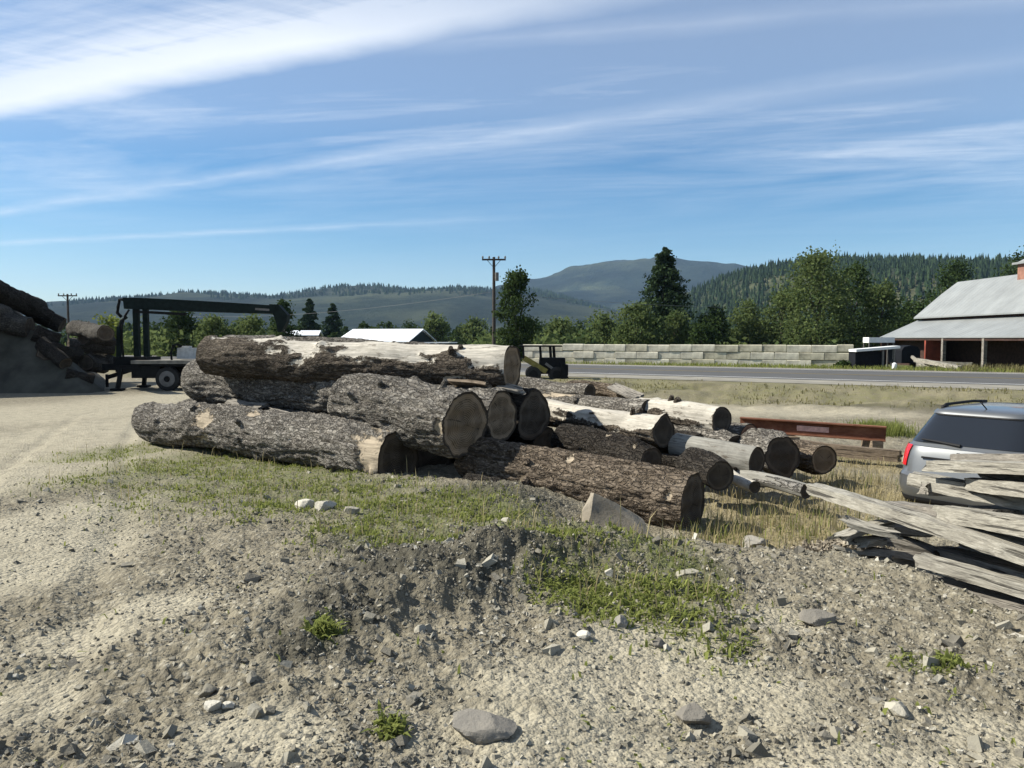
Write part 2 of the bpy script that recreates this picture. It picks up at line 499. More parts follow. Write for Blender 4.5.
def H0(x, y):
    x = np.asarray(x, float); y = np.asarray(y, float)
    zl = 0.70 - 0.58 * sst(3.8, 17, y) - 0.12 * sst(17, 30, y)
    zr = 0.66 - 0.60 * sst(5.6, 8.3, y) - 0.06 * sst(9, 13, y)
    u = x / np.maximum(y, 0.5)
    w = sst(-0.02, 0.20, u) * sst(1.0, 3.0, y)
    z = zl * (1 - w) + zr * w
    z = z - 0.30 * sst(-0.05, 0.30, x - (2.72 + (5.9 - y) * 0.30)) * sst(3.0, 4.2, y) * (1 - sst(6.0, 8.0, y))
    s = s_of(x, y)
    z = z + 0.485 * sst(27.5, 33.4, s) - 0.10 * sst(33.7, 34.3, s) * (1 - sst(50.0, 50.8, s)) - 0.12 * sst(52, 62, s)
    return z


def gpt(px, py, hf=H0):
    d = 6.0
    for _ in range(40):
        q = P(px, py, d)
        z = float(hf(q.x, q.y))
        k = (CY - py) / FPX
        slope = (k * math.cos(PITCH) - math.sin(PITCH)) / (math.cos(PITCH) + k * math.sin(PITCH))
        if slope >= -1e-4: break
        d = 0.5 * d + 0.5 * (z - EYE) / slope
    q = P(px, py, d)
    return Vector((q.x, q.y, float(hf(q.x, q.y))))


def patch(px, py, rx, ry):
    c = gpt(px, py); a = gpt(px, py + ry); b = gpt(px, py - ry)
    return (c.x, c.y, max(0.05, rx * c.y / FPX), max(0.05, (b.y - a.y) / 2))


def pmask(patches, x, y, soft=0.45):
    m = np.zeros_like(np.asarray(x, float))
    for (cx, cy, rx, ry) in patches:
        q = np.sqrt(((x - cx) / rx) ** 2 + ((y - cy) / ry) ** 2)
        m = np.maximum(m, 1 - sst(1 - soft, 1 + soft, q))
    return m


GREEN = [patch(*a) for a in ((200, 462, 70, 20), (290, 470, 90, 24), (330, 492, 80, 18), (430, 512, 95, 24), (480, 520, 70, 20), (600, 590, 62, 26),
                             (650, 560, 50, 16), (120, 452, 40, 10), (540, 545, 40, 14), (400, 535, 50, 12), (330, 645, 16, 10), (390, 728, 14, 10), (930, 668, 30, 10))]
DRY = [patch(*a) for a in ((790, 518, 70, 26), (850, 490, 70, 22), (760, 535, 60, 16), (870, 460, 50, 12))]
SAND = [patch(*a) for a in ((30, 465, 120, 75), (90, 432, 90, 26), (20, 560, 90, 45), (60, 412, 120, 14), (60, 520, 60, 30), (150, 610, 60, 22), (30, 700, 50, 26), (640, 401, 150, 9), (790, 405, 150, 9), (170, 400, 90, 9), (600, 690, 120, 40), (560, 740, 140, 40), (740, 690, 90, 30),
                            (260, 740, 80, 30), (650, 650, 80, 26), (780, 620, 40, 14), (1000, 740, 70, 30), (80, 640, 60, 22), (850, 760, 120, 24), (700, 408, 200, 7), (860, 412, 130, 6))]
DARK = [patch(*a) for a in ((440, 545, 110, 18), (520, 560, 80, 22), (400, 580, 90, 26), (345, 625, 60, 22), (470, 590, 50, 20), (310, 655, 50, 14), (600, 545, 40, 12), (500, 495, 60, 14), (680, 575, 60, 14))]  # dark clod soil, which also paints in the ridge's shaded slope


def ridge_line(x, y):
    a = np.array([-1.25, 4.15]); b = np.array([0.25, 5.9]); c = np.array([1.7, 6.7])
    out = np.zeros_like(x)
    for p, q in ((a, b), (b, c)):
        d = q - p; L = np.hypot(*d); d = d / L
        rx, ry = x - p[0], y - p[1]
        t = np.clip(rx * d[0] + ry * d[1], 0, L)
        ox, oy = rx - t * d[0], ry - t * d[1]
        side = d[0] * ry - d[1] * rx            # positive on the far/left side
        w = np.where(side > 0, 0.60, 0.40)
        out = np.maximum(out, np.exp(-(ox ** 2 + oy ** 2) / w ** 2))
    return out * (1 - 0.7 * sst(0.4, 1.5, x))


RUT = [gpt(*q) for q in ((-190, 760), (-60, 600), (40, 510), (75, 450), (112, 414), (190, 396))]


def ruts(x, y):
    out = np.zeros_like(x)
    for off in (-0.85, 0.85):
        for p, q in zip(RUT[:-1], RUT[1:]):
            d = np.array([q.x - p.x, q.y - p.y]); L = np.hypot(*d); d = d / L
            ax, ay = x - (p.x - d[1] * off), y - (p.y + d[0] * off)
            t = np.clip(ax * d[0] + ay * d[1], 0, L)
            e = np.hypot(ax - t * d[0], ay - t * d[1])
            out = np.maximum(out, np.exp(-(e / 0.16) ** 2) - 0.55 * np.exp(-((e - 0.30) / 0.10) ** 2))
    return out * 0.035 * (0.5 + fbm(x * 1.3, y * 1.3, oct=2, seed=61))


def H(x, y):
    x = np.asarray(x, float); y = np.asarray(y, float)
    r = np.hypot(x, y)
    near = 1 - sst(14, 40, r)
    sand = pmask(SAND, x, y)
    dark = pmask(DARK, x, y)
    z = H0(x, y)
    rough = (0.35 + 0.65 * (1 - sand)) * near
    z = z + (fbm(x * 0.9, y * 0.9, oct=3, seed=3) - 0.5) * 0.12 * near
    z = z + (0.10 + 0.11 * sst(3.8, 5.2, y)) * ridge_line(x, y) * (0.55 + 0.9 * fbm(x * 2, y * 2, oct=2, seed=9))
    z = z + rough * (fbm(x * 4, y * 4, oct=3, seed=21) - 0.5) * 0.085
    z = z + rough * (fbm(x * 16, y * 16, oct=3, seed=31, gain=0.6) - 0.5) * (0.045 + 0.035 * dark)
    cl_ = 1 - np.abs(2 * fbm(x * 5.5, y * 5.5, oct=3, seed=41, gain=0.6) - 1)
    z = z + rough * (1 - sand) * (cl_ - 0.62) * (0.05 + 0.055 * dark) * (1 - 0.6 * pmask(GREEN, x, y))
    z = z - ruts(x, y) * near
    s = s_of(x, y)
    z = z + sst(24, 28, s) * (1 - sst(31, 33, s)) * (fbm(x * 0.7, y * 0.7, oct=4, seed=5) - 0.35) * 0.6
    return z


# ----------------------------------------------------------------- ground sheet
def build_ground():
    rr = [0.0]
    r = 0.4
    while r < 60: rr.append(r); r *= 1.0095
    while r < 8000: rr.append(r); r *= 1.10
    rr = np.array(rr[1:] + [8000.0])
    th = np.concatenate([np.radians(np.linspace(-48, 48, 620)), np.radians(np.linspace(52, 308, 65))])
    T, RR = np.meshgrid(th, rr)
    x = np.sin(T) * RR; y = np.cos(T) * RR
    nr, nt = RR.shape
    z = H(x.ravel(), y.ravel())
    x = x.ravel(); y = y.ravel()
    v = np.stack([x, y, z], 1)
    i = np.arange(nr - 1)[:, None]; j = np.arange(nt)[None, :]; j2 = (j + 1) % nt
    f = np.stack(np.broadcast_arrays(i * nt + j, (i + 1) * nt + j, (i + 1) * nt + j2, i * nt + j2), -1).reshape(-1, 4)
    f = f[:, ::-1]
    s = s_of(x, y)
    far = sst(24, 27, s)
    at = dict(sand=np.clip(pmask(SAND, x, y), 0, 1) * (1 - sst(26, 28, s)),
              green=np.clip(pmask(GREEN, x, y, 0.6) + sst(26.5, 29, s) * (1 - sst(33, 34, s)) * (0.45 + 0.45 * sst(0.40, 0.6, fbm(x * 0.5, y * 0.5, oct=3, seed=8))), 0, 1),
              dry=np.clip(pmask(DRY, x, y, 0.6) + sst(26, 29, s) * (1 - sst(33, 34, s)) * 0.3, 0, 1),
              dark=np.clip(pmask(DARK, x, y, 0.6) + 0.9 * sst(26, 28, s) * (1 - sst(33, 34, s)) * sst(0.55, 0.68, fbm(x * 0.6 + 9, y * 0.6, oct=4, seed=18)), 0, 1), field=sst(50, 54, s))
    # centre fan
    v = np.vstack([v, [0, 0, 0.7]])
    for k in at: at[k] = np.append(at[k], 0.0)
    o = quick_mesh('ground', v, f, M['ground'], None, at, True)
    tag(o, kind='structure')


build_ground()


def strip(name, s0, s1, z, mat, a0=-160, a1=160, n=40):
    v, f = [], []
    for i in range(n + 1):
        a = a0 + (a1 - a0) * i / n
        for s in (s0, s1):
            p = RD * a + ND * s
            v.append((p[0], p[1], z))
    for i in range(n): f.append((2 * i, 2 * i + 2, 2 * i + 3, 2 * i + 1))
    b = MB(); b.add(v, f)
    return tag(b.build(name, mat), kind='structure')


strip('road_shoulder', 33.5, 50.6, ROAD_Z, M['shoulder'])
strip('road', 36.6, 49.4, ROAD_Z + 0.006, M['asphalt'])
strip('road_edge_line', 37.3, 37.5, ROAD_Z + 0.012, M['paint_w'])
strip('road_edge_line', 48.5, 48.7, ROAD_Z + 0.012, M['paint_w'])
strip('road_centre_line', 42.7, 42.85, ROAD_Z + 0.012, M['paint_y'])
strip('road_centre_line', 43.1, 43.25, ROAD_Z + 0.012, M['paint_y'])

# ----------------------------------------------------------------- loose gravel (uncountable)
ICO_V, ICO_F = None, None


def ico():
    global ICO_V, ICO_F
    if ICO_V is None:
        t = (1 + 5 ** 0.5) / 2
        v = np.array([(-1, t, 0), (1, t, 0), (-1, -t, 0), (1, -t, 0), (0, -1, t), (0, 1, t), (0, -1, -t), (0, 1, -t), (t, 0, -1), (t, 0, 1), (-t, 0, -1), (-t, 0, 1)], float)
        ICO_V = v / np.linalg.norm(v[0])
        ICO_F = np.array([(0, 11, 5), (0, 5, 1), (0, 1, 7), (0, 7, 10), (0, 10, 11), (1, 5, 9), (5, 11, 4), (11, 10, 2), (10, 7, 6), (7, 1, 8), (3, 9, 4), (3, 4, 2), (3, 2, 6), (3, 6, 8), (3, 8, 9), (4, 9, 5), (2, 4, 11), (6, 2, 10), (8, 6, 7), (9, 8, 1)])
    return ICO_V, ICO_F


CUBE_V = np.array([(-1, -1, -1), (1, -1, -1), (1, 1, -1), (-1, 1, -1), (-1, -1, 1), (1, -1, 1), (1, 1, 1), (-1, 1, 1)], float) * 0.62
CUBE_F = np.array([(0, 3, 2), (0, 2, 1), (4, 5, 6), (4, 6, 7), (0, 1, 5), (0, 5, 4), (1, 2, 6), (1, 6, 5), (2, 3, 7), (2, 7, 6), (3, 0, 4), (3, 4, 7)])


def rand_rot(n, rng):
    q = rng.normal(size=(n, 4)); q /= np.linalg.norm(q, axis=1)[:, None]
    w, x, y, z = q.T
    return np.stack([1 - 2 * (y * y + z * z), 2 * (x * y - z * w), 2 * (x * z + y * w), 2 * (x * y + z * w), 1 - 2 * (x * x + z * z), 2 * (y * z - x * w),
                     2 * (x * z - y * w), 2 * (y * z + x * w), 1 - 2 * (x * x + y * y)], 1).reshape(n, 3, 3)


def view_scatter(n, rng, r0, r1, amax=40):
    r = np.exp(rng.uniform(math.log(r0), math.log(r1), n)); a = np.radians(rng.uniform(-amax, amax, n))
    return np.sin(a) * r, np.cos(a) * r


def gravel(name, n, r0, r1, smin, smax, power, seed, accept):
    rng = np.random.default_rng(seed)
    x, y = view_scatter(n, rng, r0, r1)
    keep = rng.random(n) < accept(x, y)
    x, y = x[keep], y[keep]
    m = len(x)
    s = smin + (smax - smin) * rng.random(m) ** power
    iv, iff = CUBE_V, CUBE_F
    sc3 = rng.uniform(0.45, 1.35, (m, 1, 3)) * np.array([1, 1, 0.75])
    v = (iv[None] + rng.uniform(-0.24, 0.24, (m, 8, 3))) * sc3
    rot = rand_rot(m, rng)
    v = np.einsum('nij,nkj->nki', rot, v) * s[:, None, None]
    z = H(x, y) + s * rng.uniform(-0.4, 0.25, m)
    v += np.stack([x, y, z], 1)[:, None, :]
    f = (iff[None] + (np.arange(m) * 8)[:, None, None]).reshape(-1, 3)
    tint = np.repeat(np.clip(rng.beta(1.7, 1.9, m), 0, 1), 8)
    o = quick_mesh(name, v.reshape(-1, 3), f, M['stone'], None, {'tint': tint})
    tag(o, kind='stuff')
    return o


def acc_gravel(x, y):
    sand = pmask(SAND, x, y); green = pmask(GREEN, x, y)
    n = fbm(x * 1.4, y * 1.4, oct=4, seed=77)
    clump = sst(0.36, 0.62, n)
    right = sst(0.0, 0.3, x / y)
    return np.clip((0.18 + 0.75 * clump + 0.5 * right + 0.5 * pmask(DARK, x, y)) * (1 - 0.72 * sand) * (1 - 0.35 * green), 0, 1) * (1 - sst(8.3, 9.2, y) * sst(0.1, 0.2, x / y)) * (1 - pmask(DRY, x, y) * sst(7.4, 8, y))


tag(gravel('gravel', 120000, 2.3, 15, 0.0035, 0.019, 3.4, 5, acc_gravel), 'fine grey and tan gravel strewn over the dirt yard', 'gravel')
tag(gravel('rubble', 3600, 2.6, 13, 0.013, 0.058, 3.8, 6, acc_gravel), 'angular stone rubble lying about the broken dirt', 'rubble')


def rock(px, py, size, label, mat='stone', tint=0.6, seed=0, flat=0.6, name='rock', facets=14, sink=0.3, group=None, yaw=None):
    rng = np.random.default_rng(seed + 400)
    g = gpt(px, py)
    # random half-space cuts on a fine sphere make broken flat facets
    b = 26
    u = np.linspace(0, math.pi, b); w = np.linspace(0, 2 * math.pi, 2 * b, endpoint=False)
    U, W = np.meshgrid(u, w, indexing='ij')
    v = np.stack([np.sin(U) * np.cos(W), np.sin(U) * np.sin(W), np.cos(U)], -1).reshape(-1, 3)
    rad = np.full(len(v), 1.25)
    for _ in range(facets):
        d = rng.normal(size=3); d /= np.linalg.norm(d)
        k = v @ d
        with np.errstate(divide='ignore'):
            rad = np.where(k > 0.05, np.minimum(rad, rng.uniform(0.6, 0.95) / np.maximum(k, 0.05)), rad)
    v = v * rad[:, None]
    v += (fbm(v[:, 0] * 4 + seed, v[:, 1] * 4, v[:, 2] * 4, 4, seed) - 0.5)[:, None] * v * 0.16
    v = v * np.array(size) / 2
    a = rng.uniform(0, 6.28) if yaw is None else yaw
    c, s_ = math.cos(a), math.sin(a)
    v = np.stack([v[:, 0] * c - v[:, 1] * s_, v[:, 0] * s_ + v[:, 1] * c, v[:, 2]], 1)
    n2 = 2 * b
    i = np.arange(b - 1)[:, None]; j = np.arange(n2)[None]; j2 = (j + 1) % n2
    f = np.stack(np.broadcast_arrays(i * n2 + j, (i + 1) * n2 + j, (i + 1) * n2 + j2, i * n2 + j2), -1).reshape(-1, 4)
    o = quick_mesh(name, v, f, M[mat], None, {'tint': np.full(len(v), tint)}, True)
    o.data.set_sharp_from_angle(angle=R(22))
    o.location = (g.x, g.y, float(H(g.x, g.y)) + size[2] * (0.5 - sink))
    return tag(o, label, 'rock', group)


# ----------------------------------------------------------------- grass and weeds
def blades(name, n, rng, xs, ys, h0, h1, w, lean, mat, droop=0.4, seglen=2):
    m = len(xs)
    hgt = h0 + (h1 - h0) * rng.random(m) ** 1.6
    ang = rng.uniform(0, 2 * math.pi, m); ln = rng.uniform(0.1, 1.0, m) * lean
    zz = H(xs, ys) - 0.01
    dx, dy = np.cos(ang), np.sin(ang)
    px, py = -dy, dx
    ww = w * rng.uniform(0.6, 1.4, m)
    base = np.stack([xs, ys, zz], 1)
    d = np.stack([dx, dy, np.zeros(m)], 1); p = np.stack([px, py, np.zeros(m)], 1)
    up = np.array([0, 0, 1.0])
    mid = base + d * (ln * hgt * 0.35)[:, None] + up * (hgt * 0.6)[:, None]
    tip = base + d * (ln * hgt)[:, None] + up * (hgt * (1 - droop * ln))[:, None]
    v = np.stack([base - p * ww[:, None] / 2, base + p * ww[:, None] / 2, mid + p * ww[:, None] * 0.45, mid - p * ww[:, None] * 0.45, tip], 1)
    k = np.arange(m) * 5
    f = np.concatenate([np.stack([k, k + 1, k + 2], 1), np.stack([k, k + 2, k + 3], 1), np.stack([k + 3, k + 2, k + 4], 1)])
    t = np.repeat(np.clip(rng.normal(0.5, 0.22, m), 0, 1), 5)
    return quick_mesh(name, v.reshape(-1, 3), f, mat, None, {'tint': t})


def weeds():
    rng = np.random.default_rng(31)
    x, y = view_scatter(230000, rng, 2.6, 19, 38)
    clump = sst(0.42, 0.62, fbm(x * 2.2, y * 2.2, oct=4, seed=91))
    a = pmask(GREEN, x, y, 0.6) * (0.12 + 0.88 * clump) * 1.2 + 0.006 * clump
    k = rng.random(len(x)) < a
    x, y = x[k], y[k]
    o = blades('green_weeds', len(x), rng, x, y, 0.02, 0.085, 0.015, 1.3, M['weed'])
    tag(o, 'low green weeds growing in patches in front of the log pile', 'weeds', kind='stuff')
    x, y = view_scatter(80000, rng, 4.6, 17, 38)
    a = 0.035 * pmask(GREEN, x, y, 0.6) + pmask(DRY, x, y, 0.55) * (0.3 + 0.7 * sst(0.35, 0.6, fbm(x * 3, y * 3, oct=3, seed=17)))
    k = rng.random(len(x)) < a
    x, y = x[k], y[k]
    o = blades('dry_grass', len(x), rng, x, y, 0.06, 0.34, 0.008, 0.7, M['dry'], 0.3)
    tag(o, 'tall straw coloured dry grass between the logs and the car', 'grass', kind='stuff')
    g = rng.random(len(x)) < 0.45 * sst(7.3, 8.2, y) * (1 - sst(8.8, 10.5, y))
    g |= rng.random(len(x)) < 0.10
    o = blades('long_green_grass', int(g.sum()), rng, x[g] - 0.1, y[g] + 0.1, 0.08, 0.26, 0.009, 0.7, M['weed'], 0.3)
    tag(o, 'green grass mixed into the dry grass beside the big log', 'grass', kind='stuff')
    # verge along the road and the strip beyond it
    a = rng.uniform(-40, 60, 16000); s = rng.uniform(27.3, 33.3, 16000)
    k = fbm(a * 0.3, s * 0.8, oct=3, seed=13) > 0.46
    a, s = a[k], s[k]
    x, y = RD[0] * a + ND[0] * s, RD[1] * a + ND[1] * s
    o = blades('verge_grass', len(x), rng, x, y, 0.05, 0.20, 0.03, 0.9, M['verge'], 0.3)
    tag(o, 'patchy dry grass on the bank below the road', 'grass', kind='stuff')
    a = rng.uniform(-30, 60, 16000); s = rng.uniform(50.7, 55, 16000)
    x, y = RD[0] * a + ND[0] * s, RD[1] * a + ND[1] * s
    o = blades('roadside_grass', len(x), rng, x, y, 0.08, 0.35, 0.035, 0.8, M['weed'], 0.3)
    tag(o, 'green roadside grass at the foot of the block wall', 'grass', kind='stuff')
    # green tuft behind the steel beam
    c = gpt(896, 439)
    x = c.x + 0.1 + rng.normal(0, 0.30, 2500); y = c.y + 1.0 + rng.normal(0, 0.4, 2500)
    o = blades('grass_tuft', 2500, rng, x, y, 0.15, 0.45, 0.014, 0.6, M['weed'], 0.3)
    tag(o, 'bright green grass clump behind the end of the rusty beam', 'grass', kind='stuff')


weeds()


def tuft(px, py, n, rad, h, label, seed):
    rng = np.random.default_rng(seed)
    g = gpt(px, py)
    x = g.x + rng.normal(0, rad, n); y = g.y + rng.normal(0, rad, n)
    o = blades('weed_tuft', n, rng, x, y, h * 0.4, h, 0.016, 1.3, M['weed'])
    tag(o, label, 'weed')


tuft(325, 648, 160, 0.04, 0.11, 'leafy green weed tuft on the dark churned soil with painted shade left of centre', 1)
tuft(390, 735, 120, 0.026, 0.08, 'small green weed tuft in pale dirt near the slate rock', 2)

STK = 'weathered timbers in the stack'


def timber(a, b, w, h, label, mat='board', seed=0, jag=0.16, name='timber', roll=0.0, group=STK, wane=0.16):
    a, b = Vector(a), Vector(b)
    L = (b - a).length
    rot = axis_rot(b - a) @ Matrix.Rotation(roll, 3, 'X')
    nx = max(10, int(L / 0.05)); prof = []
    k = 6
    for i in range(k): prof.append((-0.5 + i / k, -0.5))
    for i in range(k): prof.append((0.5, -0.5 + i / k))
    for i in range(k): prof.append((0.5 - i / k, 0.5))
    for i in range(k): prof.append((-0.5, 0.5 - i / k))
    prof = np.array(prof); m = len(prof)
    xs = np.linspace(-L / 2, L / 2, nx + 1)
    X = np.repeat(xs[:, None], m, 1)
    Y = np.repeat(prof[None, :, 0], nx + 1, 0) * w; Z = np.repeat(prof[None, :, 1], nx + 1, 0) * h
    n1 = fbm(X * 1.5 + seed * 3.1, Y * 6, Z * 6, 3, seed) - 0.5
    n2 = fbm(X * 7 + seed, Y * 18, Z * 18, 3, seed + 4) - 0.5
    Y = Y * (1 + wane * n1) + n2 * 0.012; Z = Z * (1 + wane * n1) + n2 * 0.014 + 0.02 * np.sin(X / L * 3 + seed)
    for row in (0, -1):
        X[row] += (fbm(Y[row] * 22, Z[row] * 22 + seed, oct=2, seed=seed) - 0.5) * jag
    v = np.stack([X, Y, Z], -1).reshape(-1, 3)
    i = np.arange(nx)[:, None]; j = np.arange(m)[None]; j2 = (j + 1) % m
    f = np.stack(np.broadcast_arrays(i * m + j, i * m + j2, (i + 1) * m + j2, (i + 1) * m + j), -1).reshape(-1, 4)
    bm_ = MB(); bm_.add(v, f.tolist())
    bm_.f.append(tuple(range(m))[::-1]); bm_.f.append(tuple(nx * m + q for q in range(m)))
    o = bm_.build(name, M[mat], None, True, 50)
    o.matrix_world = Matrix.Translation((a + b) / 2) @ rot.to_4x4()
    return tag(o, label, 'timber', group)



# ----------------------------------------------------------------- logs
LOGS = 'logs heaped in the yard'


def make_log(a, b, ra, rb, label, bark='bark_grey', cut='cut', bare=None, group=LOGS, seg=80, step=0.05, amp=1.0, seed=0, bend=0.03, taper_end=False, ends=(True, True), stubs=0, cat='log', patches=True, name='log'):
    a, b = Vector(a), Vector(b)
    L = (b - a).length
    rot = axis_rot(b - a)
    root = thing(name, (a + b) / 2, label, cat, group, rot)
    nx = max(8, int(L / step))
    xs = np.linspace(-L / 2, L / 2, nx + 1)
    th = np.linspace(0, 2 * math.pi, seg, endpoint=False)
    X, T = np.meshgrid(xs, th, indexing='ij')
    t = X / L + 0.5
    r0 = ra + (rb - ra) * t
    cy, cz = np.cos(T), np.sin(T)
    sd = seed * 13.7
    lump = (fbm(X * 1.1 + sd, cy * 1.4, cz * 1.4, 3, seed) - 0.5) * 0.38 * min(1, 0.4 + 0.6 * amp)
    br = np.zeros_like(X)
    if bare is not None:
        br = np.clip(bare(t, T, fbm(X * 1.6 + sd, cy * 1.6, cz * 1.6, 4, seed + 5)), 0, 1)
    rmean = (ra + rb) / 2
    fr = 17 * rmean / 0.4 * 0.45
    ridg = 1 - np.abs(2 * fbm(X * 1.9 + sd, cy * fr, cz * fr, 3, seed + 9, 0.6) - 1)
    relief = (ridg - 0.6) * 0.19 * amp + (fbm(X * 4.5 + sd, cy * fr * 0.5, cz * fr * 0.5, 3, seed + 31) - 0.5) * 0.09 * amp + (fbm(X * 9 + sd, cy * fr * 1.4, cz * fr * 1.4, 2, seed + 2) - 0.5) * 0.09 * amp
    endk = np.minimum(t, 1 - t) * L
    relief = relief * (0.35 + 0.65 * sst(0.0, 0.12, endk))
    hard = sst(0.44, 0.56, br)
    rr = r0 * (1 + lump) + rmean * (relief * (1 - hard) - 0.05 * hard)
    # knot bumps
    rg = np.random.default_rng(seed + 900)
    for _ in range(int(L * 1.1)):
        kx, kt, ks = rg.uniform(-L / 2, L / 2), rg.uniform(0, 6.28), rg.uniform(0.05, 0.11)
        dt = np.angle(np.exp(1j * (T - kt))) * rmean
        rr = rr + 0.075 * amp * rmean / 0.35 * np.exp(-((X - kx) ** 2 + dt ** 2) / ks ** 2)
    by = np.sin(t * math.pi) * bend * (1 if seed % 2 else -1) + (fbm(X * 0.55 + sd, X * 0 + seed, oct=2, seed=seed + 3) - 0.5) * 0.34 * amp * rmean
    bx = (fbm(X * 0.6 + sd, X * 0 + seed + 7.7, oct=2, seed=seed + 4) - 0.5) * 0.42 * amp * rmean
    # ragged saw line: ends not perfectly square
    e = np.minimum(np.abs(t), np.abs(1 - t))
    Y = cy * rr + bx; Z = cz * rr + by
    v = np.stack([X, Y, Z], -1).reshape(-1, 3)
    n = nx + 1
    i = np.arange(nx)[:, None]; j = np.arange(seg)[None]; j2 = (j + 1) % seg
    f = np.stack(np.broadcast_arrays(i * seg + j, i * seg + j2, (i + 1) * seg + j2, (i + 1) * seg + j), -1).reshape(-1, 4)
    quick_mesh('bark', v, f, M[bark], root, {'bare': br.ravel()}, True)
    rs = random.Random(seed + 50)
    for q in range(stubs):
        tt = rs.uniform(0.12, 0.88); an = rs.uniform(1.2, 3.5); ix = int(tt * nx); jx = int(an / (2 * math.pi) * seg)
        c0 = Vector((float(X[ix, jx]), float(Y[ix, jx]), float(Z[ix, jx])))
        dr = Vector((rs.uniform(0.2, 0.6), math.cos(an), math.sin(an))).normalized()
        k_ = rs.uniform(0.035, 0.06)
        mm = MB(); mm.tube([c0 - dr * 0.06, c0 + dr * 0.03, c0 + dr * rs.uniform(0.06, 0.13)], [k_ * 1.5, k_ * 1.1, k_ * 0.8], 9)
        mm.build('branch_stub', M[bark], root)
    rg = np.random.default_rng(seed + 1200)
    for side, on in ((0, ends[0]), (1, ends[1])):
        if not on: continue
        row = 0 if side == 0 else nx
        sx = -1 if side == 0 else 1
        ring = np.stack([Y[row] - bx[row], Z[row] - by[row]], -1)
        nr = 9
        cracks = rg.uniform(0, 6.28, 3)
        vv, rad, crk = [], [], []
        cz0 = float(by[row][0])
        for k in range(nr + 1):
            q = k / nr
            for m in range(seg):
                p = ring[m] * q * 0.995
                bump = (float(0.012 * math.sin(p[0] * 21 + seed) + 0.010 * math.sin(p[1] * 27 + 2 * seed)) * rmean / 0.4 if q < 1 else 0) - (0.012 if q < 0.97 else -0.001)
                vv.append((X[row][0] + sx * bump, p[0] + float(bx[row][0]), p[1] + cz0)); rad.append(q)
                dmin = min(abs(math.atan2(math.sin(th[m] - c - 0.25 * q), math.cos(th[m] - c - 0.25 * q))) for c in cracks)
                crk.append(dmin * (0.4 + q) if q > 0.05 else 1)
        ff = []
        for k in range(nr):
            for m in range(seg):
                m2 = (m + 1) % seg
                qd = (k * seg + m, (k + 1) * seg + m, (k + 1) * seg + m2, k * seg + m2)
                ff.append(qd if side == 1 else qd[::-1])
        quick_mesh('cut_end', np.array(vv), np.array(ff), M[cut], root, {'rad': np.array(rad), 'crack': np.array(crk)}, True)
    return root


def top_bare(lo, hi, k=0.9, xr=(0, 1), thr=0.5):
    """bleached where the noise is high, favouring the upper side (theta = 90 deg is up)"""
    def fn(t, T, n):
        up = np.sin(T + 0.35)  # real bare wood, biased upward to paint lit tops and shaded undersides
        m = n * 1.1 + up * 0.42 * k + (lo + (hi - lo) * t)
        w = sst(xr[0] - 0.03, xr[0] + 0.03, t) * (1 - sst(xr[1] - 0.03, xr[1] + 0.03, t))
        return np.clip((m - thr) * 2.5 + 0.5, 0, 1) * w
    return fn


def all_bare(t, T, n): return np.clip(0.95 - sst(0.62, 0.75, n) * 0.9, 0, 1)
def torn(spots):
    def fn(t, T, n):
        m = np.zeros_like(t)
        for (tc, ac, tw, aw) in spots:
            d = np.sqrt(((t - tc) / tw) ** 2 + (np.angle(np.exp(1j * (T - ac))) / aw) ** 2)
            m = np.maximum(m, 0.8 * (1 - sst(0.1, 1.5, d + (n - 0.5) * 2.2)))
        return m
    return fn


Z1 = lambda p, z: Vector((p.x, p.y, z))
# main heap -- theta: 0 = local +Y (away from camera side), 90deg up, 180deg towards the camera
FRONT = math.pi
make_log(P(152, 421, 16.5), P(398, 455, 11.2), 0.40, 0.40, 'long grey bark log on the weeds along the front bottom, torn pale in its middle', 'bark_grey', 'cut_grey',
         torn([(0.36, FRONT - 0.3, 0.055, 0.8), (0.56, 1.9, 0.05, 0.4), (0.975, FRONT - 0.2, 0.045, 1.2), (0.30, 1.9, 0.06, 0.25)]), seed=1, stubs=3, amp=1.25, seg=96, step=0.04)
make_log(Z1(P(188, 408, 17.6), 0.62), Z1(P(437, 447, 12.2), 0.58), 0.42, 0.40, 'dark bark log tucked in the second row at the bottom of the heap', 'bark_grey', 'cut_grey', None, seed=2, amp=1.4)
make_log(P(199, 381, 17.0), P(504, 414, 12.2), 0.46, 0.40, 'long grey bark log of the middle tier, its left end under the top log', 'bark_grey', 'cut',
         torn([(0.2, 1.7, 0.03, 0.4), (0.45, 1.8, 0.03, 0.3)]), seed=3, stubs=3, amp=1.2, seg=96, step=0.045)
make_log(P(349, 396, 12.6), P(466, 422, 10.9), 0.42, 0.46, 'thick short log of the middle tier with a broad brown sawn end towards the camera', 'bark_grey', 'cut',
         torn([(0.97, FRONT + 0.1, 0.03, 0.3)]), seed=4, stubs=2, amp=1.3, seg=110, step=0.03)
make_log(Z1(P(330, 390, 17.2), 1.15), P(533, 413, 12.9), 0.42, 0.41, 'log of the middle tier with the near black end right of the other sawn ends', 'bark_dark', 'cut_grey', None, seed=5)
make_log(P(210, 355, 15.5), P(513, 369, 12.9), 0.39, 0.39, 'long bleached barkless log lying on top of the heap, dark below', 'wood_pale', 'cut',
         top_bare(-0.30, 0.10, 0.85, (0.01, 1.2)), seed=6, stubs=3, amp=0.8, seg=100, step=0.04)
make_log(P(226, 352, 16.6), Z1(P(470, 366, 15.0), 1.8), 0.36, 0.33, 'grey bark log at the back of the top tier, behind the bleached one', 'bark_grey', 'cut', None, seed=7, amp=1.3)
